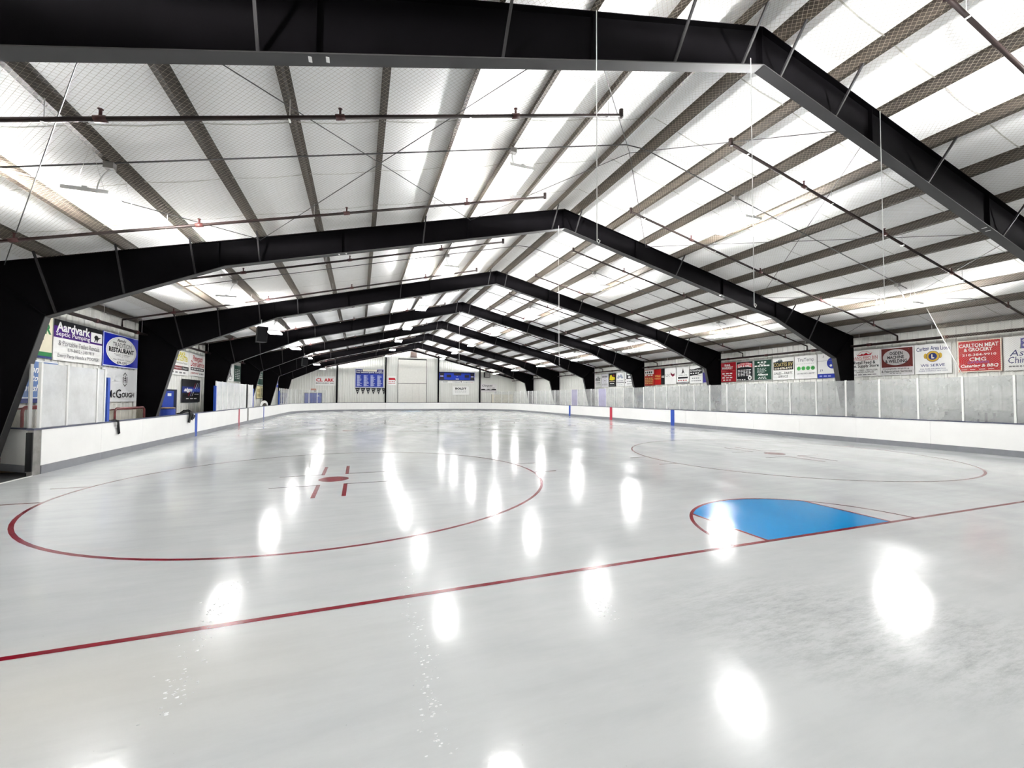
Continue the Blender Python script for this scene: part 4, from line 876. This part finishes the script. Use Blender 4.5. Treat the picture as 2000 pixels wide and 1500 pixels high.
g = Sign('R', 28.66, 27.42, Z0, Z1, WH, 'white square board with a soft blue grey mountain drawing'); g.poly([(0.1, 0.6), (0.3, 0.85), (0.45, 0.75), (0.6, 0.9), (0.9, 0.6), (0.7, 0.55), (0.5, 0.68), (0.3, 0.55)], (0.34, 0.37, 0.46), 'drawing').dashes(0.1, 0.36, 0.9, 0.42, (0.3, 0.3, 0.34), 5).rect(0.05, 0.24, 0.95, 0.30, GR).dashes(0.15, 0.08, 0.85, 0.14, (0.5, 0.5, 0.5), 3)
g = Sign('R', 27.36, 26.2, Z0, Z1, WH, 'white square board with black label blocks next to the frame beyond the red bank board'); g.rect(0.22, 0.5, 0.98, 0.96, K).ell(0.5, 0.83, 0.2, 0.08, WH).ell(0.6, 0.62, 0.2, 0.07, WH).dashes(0.3, 0.28, 0.9, 0.33, GR, 3).dashes(0.3, 0.12, 0.9, 0.17, GR, 4).ell(0.1, 0.45, 0.04, 0.04, K).ell(0.1, 0.25, 0.05, 0.06, K)
# ---- far wall
g = Sign('F', -11.56, -9.12, 3.24, 4.44, WH, 'white board with red block letters over a thin black line of lettering')
g.txt('CL', 0.06, 0.42, 0.38, 0.78, RD, 0.04).txt('ARK', 0.45, 0.42, 0.93, 0.78, RD, 0.04).txt('MACHINERY INC', 0.06, 0.18, 0.93, 0.33, K, 0.01)
g = Sign('F', -6.75, -3.12, 3.05, 5.50, (0.02, 0.04, 0.28), 'large blue banner board with four columns of pale print', border=(0.45, 0.46, 0.62), name='banner_board')
g.rect(0.02, 0.74, 0.98, 0.98, (0.02, 0.02, 0.10)).rect(0.26, 0.87, 0.76, 0.99, (0.72, 0.70, 0.58)).txt('Pride of', 0.04, 0.88, 0.23, 0.95, WH, 0.02).txt('2009', 0.80, 0.87, 0.94, 0.94, WH, 0.02).txt('Four Seasons Sports Complex', 0.03, 0.77, 0.97, 0.85, WH, 0.025)
for i in range(4):
    x = 0.06 + 0.235 * i; g.rect(x, 0.06, x + 0.085, 0.68, (0.16, 0.20, 0.42), 'print_column')
    for j in range(10):
        r = random.Random(i * 20 + j); g.rect(x + 0.01, 0.09 + 0.058 * j, x + 0.10 + 0.08 * r.random(), 0.115 + 0.058 * j, (0.5, 0.52, 0.68), 'print_line')
for i in range(6):
    x0 = -6.72 + 0.665 * i; t = thing('pennant', (x0 + 0.31, YB - 0.04, 2.12), 'black pennant hung below the blue banner board, %s counted from the blue doors' % nth(i), 'pennant', 'pennants under the banner board')
    MB().plate([(0, 0.86), (0.31, 0.0), (0.62, 0.86)], (x0, YB - 0.04, 2.12), (1, 0, 0), (0, 0, 1), -0.004, 0.004).build('cloth', paint(K), t); ct_ = t.children[0]
    MB().plate([(0.13, 0.72), (0.5, 0.62), (0.48, 0.55), (0.16, 0.64)], (x0, YB - 0.046, 2.12), (1, 0, 0), (0, 0, 1), 0, 0.001).build('lettering', paint((0.4, 0.4, 0.38)), ct_)
    MB().plate([(0.24, 0.45), (0.40, 0.42), (0.36, 0.30), (0.28, 0.33)], (x0, YB - 0.046, 2.12), (1, 0, 0), (0, 0, 1), 0, 0.001).build('lettering', paint((0.4, 0.4, 0.38)), ct_)
g = Sign('F', -2.62, -1.5, 3.42, 4.60, WH, 'small white board with red lettering beside the overhead door'); g.poly([(0.12, 0.56), (0.12, 0.82), (0.85, 0.82), (0.95, 0.5), (0.8, 0.58)], (0.35, 0.01, 0.02), 'emblem').dashes(0.12, 0.34, 0.9, 0.42, RD, 4).dashes(0.1, 0.16, 0.9, 0.25, RD, 6)
t = Sign('F', 4.24, 9.45, 4.22, 5.36, (0.02, 0.045, 0.36), 'blue electronic scoreboard with black readout windows', cat='scoreboard', name='scoreboard', off=0.12)
for a, b, c, d in ((0.03, 0.55, 0.15, 0.92), (0.03, 0.06, 0.15, 0.40), (0.22, 0.35, 0.34, 0.68), (0.42, 0.60, 0.62, 0.94), (0.72, 0.35, 0.84, 0.68), (0.88, 0.55, 0.99, 0.92), (0.88, 0.06, 0.99, 0.40)): t.rect(a, b, c, d, (0.03, 0.025, 0.03), 'readout')
t.rect(0.0, 0.88, 1, 1, (0.012, 0.014, 0.06)).rect(0.0, 0, 1, 0.05, (0.012, 0.014, 0.06)).dashes(0.05, 0.45, 0.13, 0.53, WH, 2).dashes(0.90, 0.42, 0.97, 0.50, WH, 2).dashes(0.47, 0.10, 0.56, 0.20, WH, 2).txt('V', 0.49, 0.42, 0.53, 0.50, WH)
g = Sign('F', 4.7, 9.4, 3.80, 4.12, WH, 'long white strip board with a black lettering line below the scoreboard'); g.dashes(0.03, 0.35, 0.28, 0.45, K, 1).dashes(0.03, 0.6, 0.28, 0.7, K, 1).txt('Chapeau', 0.33, 0.25, 0.55, 0.75, GR).txt('Logos', 0.66, 0.25, 0.86, 0.75, GR).poly([(0.58, 0.8), (0.62, 0.8), (0.60, 0.2)], K, 'emblem').rect(0.88, 0.4, 0.98, 0.5, RD)
g = Sign('F', 6.28, 8.65, 2.12, 3.36, WH, 'white board with bold black letters and faint grey print on the far wall'); g.txt('BOLDT', 0.16, 0.62, 0.84, 0.85, K, 0.05).dashes(0.15, 0.42, 0.85, 0.5, (0.5, 0.5, 0.5), 6).dashes(0.15, 0.28, 0.85, 0.35, (0.55, 0.55, 0.55), 7)
g = Sign('F', 10.34, 12.84, 2.60, 3.76, (0.70, 0.68, 0.68), 'white board with black script and a row of dark cars'); g.txt('Cloquet', 0.12, 0.62, 0.75, 0.90, K, 0.02, 0.35).dashes(0.4, 0.45, 0.92, 0.53, GR, 7).poly([(0.03, 0.2), (0.08, 0.36), (0.25, 0.38), (0.33, 0.25), (0.5, 0.35), (0.65, 0.27), (0.75, 0.38), (0.95, 0.37), (0.98, 0.2)], K, 'cars')
flush_text()

# ------------------------------------------------------------------ far wall fittings
for x, lb in ((-8.93, 'past the red-lettered white board'), (-2.87, 'between the blue banner and the overhead door'), (4.22, 'at the edge of the scoreboard'), (10.26, 'beside the car dealer board')):
    t = thing('wind_column', (x, YB - 0.12, -0.06), 'slim black steel wall column on the far wall ' + lb, 'column'); zt = ztop(x) + 0.15
    MB().box(x - 0.09, x + 0.09, YB - 0.20, YB - 0.185, -0.06, zt).build('flange', STEEL, t); MB().box(x - 0.006, x + 0.006, YB - 0.185, YB - 0.06, -0.06, zt).build('web', STEEL, t); MB().box(x - 0.09, x + 0.09, YB - 0.06, YB - 0.045, -0.06, zt).build('flange', STEEL, t)
t = thing('end_rafter', (XR, YB - 0.3, ztop(XR)), 'slim black rafter under the roof edge at the far wall', 'rafter')
for a, b in ((XL, XR), (XR, XO)):
    MB().hexa([(a, YB - 0.34, ztop(a) - 0.26), (b, YB - 0.34, ztop(b) - 0.26), (b, YB - 0.34, ztop(b)), (a, YB - 0.34, ztop(a))], [(a, YB - 0.22, ztop(a) - 0.26), (b, YB - 0.22, ztop(b) - 0.26), (b, YB - 0.22, ztop(b)), (a, YB - 0.22, ztop(a))]).build('beam', STEEL, t)
# overhead door
d1 = thing('door_1', (0.65, YB - 0.04, -0.05), 'tall overhead door of pale panels on the far wall', None); d1['kind'] = 'structure'
DW = pm('door_white', (0.72, 0.71, 0.66), 0.45, var=0.04)
for x in (-1.30, 2.56): MB().box(x, x + 0.07, YB - 0.10, YB - 0.02, -0.05, 7.0).build('door_track', GREYSTEEL, d1)
MB().box(-1.25, 2.58, YB - 0.09, YB - 0.03, 6.93, 7.06).build('door_header', BLACK, d1)
for z0, z1 in ((3.70, 5.95), (5.97, 6.92)): MB().box(-1.22, 2.55, YB - 0.07, YB - 0.03, z0, z1).build('door_section', DW, d1)
MB().box(-1.22, 2.55, YB - 0.085, YB - 0.03, 3.62, 3.69).build('door_rail', GREYSTEEL, d1)
for i in range(4):
    x = -1.22 + 0.9425 * i; MB().box(x + 0.012, x + 0.93, YB - 0.07, YB - 0.03, -0.05, 3.61).build('door_leaf', DW, d1)
d2 = thing('door_2', (-11.7, YB - 0.04, -0.05), 'pair of blue doors in the far wall under the red-lettered board', None); d2['kind'] = 'structure'
MB().box(-12.75, -10.68, YB - 0.05, YB - 0.0, -0.05, 2.30).build('door_frame', paint((0.012, 0.02, 0.08)), d2)
for x in (-12.68, -11.70): lf = MB().box(x, x + 0.94, YB - 0.075, YB - 0.052, -0.04, 2.22).build('door_leaf', BLUEDOOR, d2)
MB().box(-11.3, -11.0, YB - 0.08, YB - 0.075, 1.85, 1.95).build('door_notice', WHITE_POST, lf)
g = thing('door_sign', (-11.7, YB - 0.02, 2.44), 'small faded red and black sign above the blue doors on the far wall', 'sign')
MB().box(-12.0, -11.38, YB - 0.03, YB - 0.0, 2.62, 2.84).build('board', paint((0.5, 0.25, 0.2)), g); MB().box(-11.62, -11.40, YB - 0.03, YB - 0.0, 2.44, 2.60).build('plate', paint((0.2, 0.18, 0.17)), g)
d3 = thing('door_3', (13.8, YB - 0.04, -0.05), 'pale service door in the far wall behind the corner glass', None); d3['kind'] = 'structure'
MB().box(12.1, 15.4, YB - 0.06, YB - 0.0, -0.05, 2.22).build('door_leaf', pm('door_cream', (0.70, 0.66, 0.56), 0.5, var=0.04), d3); MB().box(12.04, 12.1, YB - 0.07, YB, -0.05, 2.28).build('door_frame', GREYSTEEL, d3)
t = thing('exhaust_fan', (0.8, YB - 0.1, 7.26), 'dark square louvred exhaust fan at the gable peak', 'fan')
fh = MB().box(0.34, 1.24, YB - 0.12, YB - 0.0, 7.22, 8.12).build('housing', GREYSTEEL, t)
for i in range(7): MB().hexa([(0.4, YB - 0.125, 7.28 + 0.115 * i), (1.18, YB - 0.125, 7.28 + 0.115 * i), (1.18, YB - 0.12, 7.37 + 0.115 * i), (0.4, YB - 0.12, 7.37 + 0.115 * i)], [(0.4, YB - 0.145, 7.28 + 0.115 * i), (1.18, YB - 0.145, 7.28 + 0.115 * i), (1.18, YB - 0.122, 7.37 + 0.115 * i), (0.4, YB - 0.122, 7.37 + 0.115 * i)]).build('louvre_slat', pm('fan_dark', (0.05, 0.025, 0.02), 0.5), fh)
t = thing('unit_heater', (11.15, YB - 0.6, 4.66), 'dark unit heater hung from the roof near the car dealer board', 'heater')
cb_ = MB().box(10.75, 11.55, YB - 0.85, YB - 0.35, 4.66, 5.42).build('cabinet', BLACK, t); MB().box(10.82, 11.48, YB - 0.865, YB - 0.85, 4.74, 5.36).build('grille', GREYSTEEL, cb_)
for x in (10.8, 11.5): MB().tube([(x, YB - 0.6, 5.42), (x, YB - 0.6, ztop(x) + 0.02)], 0.01, 5).build('hanger', ALU, t)

# ------------------------------------------------------------------ bench-side floor things
pf = MB().box(WLX + 0.03, RL - 0.16, 9.85, 17.6, -0.06, 0.22)
# platform kept clear of the columns: three pieces between them
for y0, y1, lb in ((9.9, 16.4, 'beside the stored goals'), (17.1, 24.0, 'under the blue storage door'), (24.8, 31.6, 'behind the milky glass')):
    tag(MB().box(WLX + 0.05, RL - 0.16, y0, y1, -0.058, 0.20).build('bench_platform', WOOD), 'low worn wooden bench platform ' + lb, 'platform')
def goal(x, y0, y1, h, zb, fm, label, depth=0.55):
    """goal frame standing with its mouth towards the ice (plane x), net behind"""
    t = thing('hockey_goal', (x, (y0 + y1) / 2, zb), label, 'goal'); r = 0.032; c = 0.14
    pts = [(x, y0, zb)]
    for i in range(7): a = math.radians(90 * i / 6); pts.append((x, y0 + c - c * math.cos(a), zb + h - c + c * math.sin(a)))
    for i in range(7): a = math.radians(90 * i / 6); pts.append((x, y1 - c + c * math.sin(a), zb + h - c + c * math.cos(a)))
    pts.append((x, y1, zb)); MB().tube(pts, r, 10).build('goal_frame', fm, t)
    MB().tube([(x, y0, zb + 0.03), (x - depth, y0 + 0.12, zb + 0.03), (x - depth, y1 - 0.12, zb + 0.03), (x, y1, zb + 0.03)], 0.025, 8).build('base_frame', fm, t)
    MB().tube([(x, y0 + 0.12, zb + h - 0.02), (x - depth * 0.45, y0 + 0.2, zb + h - 0.06), (x - depth * 0.45, y1 - 0.2, zb + h - 0.06), (x, y1 - 0.12, zb + h - 0.02)], 0.02, 8).build('top_shelf', fm, t)
    mb = MB()
    def back(u, v): 
        f = v / h; return (x - depth + 0.55 * depth * f ** 2, y0 + 0.12 + u + 0.0, zb + v)
    strands(mb, 0, y1 - y0 - 0.24, 0.03, h - 0.05, 0.045, 0.003, back, seg=0.25)
    for yy, q in ((y0, 1), (y1, -1)):
        strands(mb, 0, 1, 0.03, h - 0.06, 0.045, 0.003, lambda u, v: (x - u * (depth - 0.55 * depth * (v / h) ** 2), yy + q * 0.12 * u, zb + v), seg=0.25)
    o = mb.build('goal_net', NETW, t); o['kind'] = 'stuff'
goal(-14.0, 9.88, 11.40, 1.31, 0.23, GOALRED, 'red tubular hockey goal with pale net stored behind the gate glass', depth=0.45)
goal(-13.72, 13.42, 15.42, 1.18, 0.23, GOALDK, 'dark red hockey goal with torn net stored behind the boards under the hexagon board', depth=0.5)
d4 = thing('door_4', (WLX + 0.04, 20.2, -0.05), 'dark framed blue storage door in the bench-side wall', None); d4['kind'] = 'structure'
MB().box(WLX, WLX + 0.04, 18.9, 21.05, -0.05, 2.14).build('door_frame', paint((0.012, 0.014, 0.03)), d4)
MB().box(WLX + 0.04, WLX + 0.07, 19.35, 20.60, -0.04, 2.06).build('door_leaf', BLUEDOOR, d4); lf = d4.children[-1] if d4.children[-1].name.startswith('door_leaf') else [c for c in d4.children if c.name.startswith('door_leaf')][0]; MB().box(WLX + 0.07, WLX + 0.075, 19.9, 20.3, 1.82, 1.95).build('door_notice', WHITE_POST, lf); MB().box(WLX + 0.07, WLX + 0.076, 19.5, 20.4, 0.86, 0.9).build('push_bar', WHITE_POST, lf)
t = thing('storage_barrel', (-14.1, 18.55, 0.21), 'dark blue storage barrel with a tan lid beside the blue storage door', 'barrel')
MB().lathe([(0.25, 0), (0.27, 0.05), (0.28, 0.5), (0.27, 1.0), (0.25, 1.06)], (-14.1, 18.55, 0.21), 20).build('drum', BLUEDOOR, t); MB().lathe([(0.275, 0), (0.275, 0.04), (0.2, 0.06)], (-14.1, 18.55, 1.272), 20).build('lid', WOOD, t)
t = thing('arched_panel', (-14.0, 38.0, -0.06), 'white arched panel with a dark opening standing at the far bench', 'panel')
pts = [(0, -0.06), (0, 1.0)] + [(1.5 - 1.5 * math.cos(math.radians(a)), 1.0 + 0.45 * math.sin(math.radians(a))) for a in range(10, 180, 10)] + [(3.0, 1.0), (3.0, -0.06)]
MB().plate(pts, (-14.02, 36.5, 0), (0, 1, 0), (0, 0, 1), 0, 0.05).build('face', HDPE, t); MB().plate([(0.5 + (x - 0) * 0.66, z * 0.86) for x, z in pts], (-13.965, 36.5, 0), (0, 1, 0), (0, 0, 1), 0, 0.006).build('opening', paint((0.05, 0.04, 0.03)), t)
# straps left over the boards
def ribbon(pts, w, th, name, mat, parent):
    mb = MB(); vs = []; fs = []
    for i, p in enumerate(pts):
        p = Vector(p); d = (Vector(pts[min(i + 1, len(pts) - 1)]) - Vector(pts[max(0, i - 1)])).normalized(); a = Vector((0, 1, 0)); a = (a - d * a.dot(d)).normalized() * w / 2; nn = d.cross(a).normalized() * th / 2
        vs += [p - a - nn, p + a - nn, p + a + nn, p - a + nn]
    m = len(pts)
    for i in range(m - 1):
        for k in range(4): k2 = (k + 1) % 4; fs.append((4 * i + k, 4 * i + k2, 4 * i + 4 + k2, 4 * i + 4 + k))
    fs += [(3, 2, 1, 0), tuple(4 * (m - 1) + k for k in range(4))]
    return mb.add(vs, fs, False).build(name, mat, parent)
t = thing('rubber_strap', (RL, 12.1, 1.07), 'black rubber strap bent over the board top below the hexagon board', 'strap')
ribbon([(RL - 0.45, 11.95, 0.95), (RL - 0.2, 12.0, 1.06), (RL - 0.08, 12.03, 1.09), (RL + 0.02, 12.08, 1.095), (RL + 0.07, 12.14, 1.05), (RL + 0.05, 12.2, 0.92), (RL + 0.035, 12.26, 0.78), (RL + 0.03, 12.3, 0.66)], 0.10, 0.02, 'strap', BLACK, t)
ribbon([(RL + 0.045, 12.215, 0.90), (RL + 0.047, 12.25, 0.82), (RL + 0.045, 12.30, 0.67)], 0.02, 0.03, 'ridge', BLACK, t)
t = thing('black_cloth', (RL, 18.1, 1.07), 'crumpled black cloth hung over the boards beside the near blue stripe', 'cloth')
for j, (y0, y1, zl, w) in enumerate(((17.95, 17.9, 0.68, 0.16), (18.15, 18.2, 0.78, 0.14), (18.05, 18.35, 0.82, 0.12))):
    ribbon([(RL - 0.28, y0 - 0.3 + 0.08 * j, 1.08), (RL - 0.15, y0 - 0.14, 1.10 + 0.05 * j), (RL - 0.03, y0, 1.17 + 0.02 * j), (RL + 0.06, y0 + 0.03, 1.12), (RL + 0.085, (y0 + y1) / 2, 0.98), (RL + 0.06 + 0.02 * j, y1, zl + 0.1), (RL + 0.05, y1 - 0.02, zl)], w, 0.05, 'fold', BLACK, t)

# ------------------------------------------------------------------ sign-side spectator rail and benches behind the glass
def bench(y0, y1, lb, col):
    t = thing('spectator_bench', (14.55, (y0 + y1) / 2, -0.06), lb, 'bench')
    for i in range(3): MB().box(14.35 + 0.14 * i, 14.46 + 0.14 * i, y0, y1, 0.40, 0.44).build('seat_plank', col, t)
    for y in (y0 + 0.2, y1 - 0.2): MB().box(14.38, 14.72, y - 0.03, y + 0.03, -0.06, 0.40).build('leg', GREYSTEEL, t)
RAILW = pm('weathered_slat', (0.40, 0.41, 0.38), 0.7, var=0.15)
for y0, y1, lb in ((2.2, 5.15, 'beside the red butcher sign'),):
    t = thing('slatted_railing', (14.0, (y0 + y1) / 2, -0.06), 'low railing of pale vertical slats behind the glass below the red butcher sign', 'railing')
    MB().box(13.98, 14.02, y0, y1, 1.38, 1.45).build('rail', RAILW, t); MB().box(13.98, 14.02, y0, y1, 0.2, 0.27).build('rail', RAILW, t)
    n = int((y1 - y0) / 0.2)
    sl = MB().box(-0.012, 0.012, -0.065, 0.065, 0, 1.46).mesh('slat'); sl.materials.append(RAILW)
    for i in range(n): inst('slat', sl, t, (-0.04, y0 + 0.12 + 0.2 * i - (y0 + y1) / 2, 0.0))
    MB().box(14.06, 14.1, y0, y1, 0.0, 1.36).build('dark_backing', BLACK, t)
bench(25.6, 31.0, 'dark bench behind the violet tinted glass', BLACK); bench(33.0, 39.0, 'dark bench behind the glass near the far corner', BLACK)
for i, y in enumerate((26.4, 27.5, 28.6, 33.6, 35.2, 36.6)):
    t = thing('equipment_bag', (14.5, y, 0.44), 'dark equipment bag on a bench behind the sign-side glass, %s counted from the rink centre' % nth(i), 'bag', 'bags on the sign-side benches')
    MB().tube([(14.5, y - 0.4, 0.60), (14.5, y - 0.33, 0.61), (14.5, y, 0.63), (14.5, y + 0.33, 0.61), (14.5, y + 0.4, 0.60)], [0.05, 0.14, 0.165, 0.14, 0.05], 10).build('bag', BLACK if i % 2 else paint((0.04, 0.05, 0.09)), t)
    MB().tube([(14.42, y - 0.2, 0.74), (14.40, y - 0.12, 0.86), (14.40, y + 0.12, 0.86), (14.42, y + 0.2, 0.74)], 0.015, 6).build('handle', BLACK, t)

# ------------------------------------------------------------------ loose ice chips kicked up along two walking trails
CHIP = pm('ice_chip', (0.86, 0.87, 0.87), 0.25, var=0.05)
rc = random.Random(11)
def chips(pts, n, spread, label):
    mb = MB()
    for i in range(n):
        f = rc.random() * (len(pts) - 1); k = int(f); a = Vector(pts[k]); b = Vector(pts[k + 1]); p = a.lerp(b, f - k)
        x, y = p.x + rc.gauss(0, spread), p.y + rc.gauss(0, spread); r = rc.uniform(0.004, 0.015); h = rc.uniform(0.002, 0.006); m = rc.randint(4, 6); t0 = rc.random() * 6
        ring = [(x + r * rc.uniform(0.5, 1.2) * math.cos(t0 + 2 * math.pi * j / m), y + 0.7 * r * rc.uniform(0.5, 1.2) * math.sin(t0 + 2 * math.pi * j / m), 0.0003) for j in range(m)]
        mb.add(ring + [(x + r * 0.2, y, h)], [(j, (j + 1) % m, m) for j in range(m)])
    tag(mb.build('ice_chips', CHIP), label, 'ice chips', kind='stuff')
chips([(-7.2, -1.03), (-7.3, -0.45), (-7.34, 0.31), (-7.3, 0.95)], 130, 0.05, 'scattered ice chips along the trail crossing the goal line bench-side')
chips([(-5.78, -1.79), (-5.78, -1.4), (-5.75, -1.0), (-5.78, -0.33), (-5.75, 0.67)], 130, 0.04, 'scattered ice chips along the trail leading to the bench-side circle')
chips([(-4.02, -0.34), (-4.16, -0.67), (-4.25, -0.96)], 50, 0.06, 'scattered ice chips behind the goal line before the blue crease')
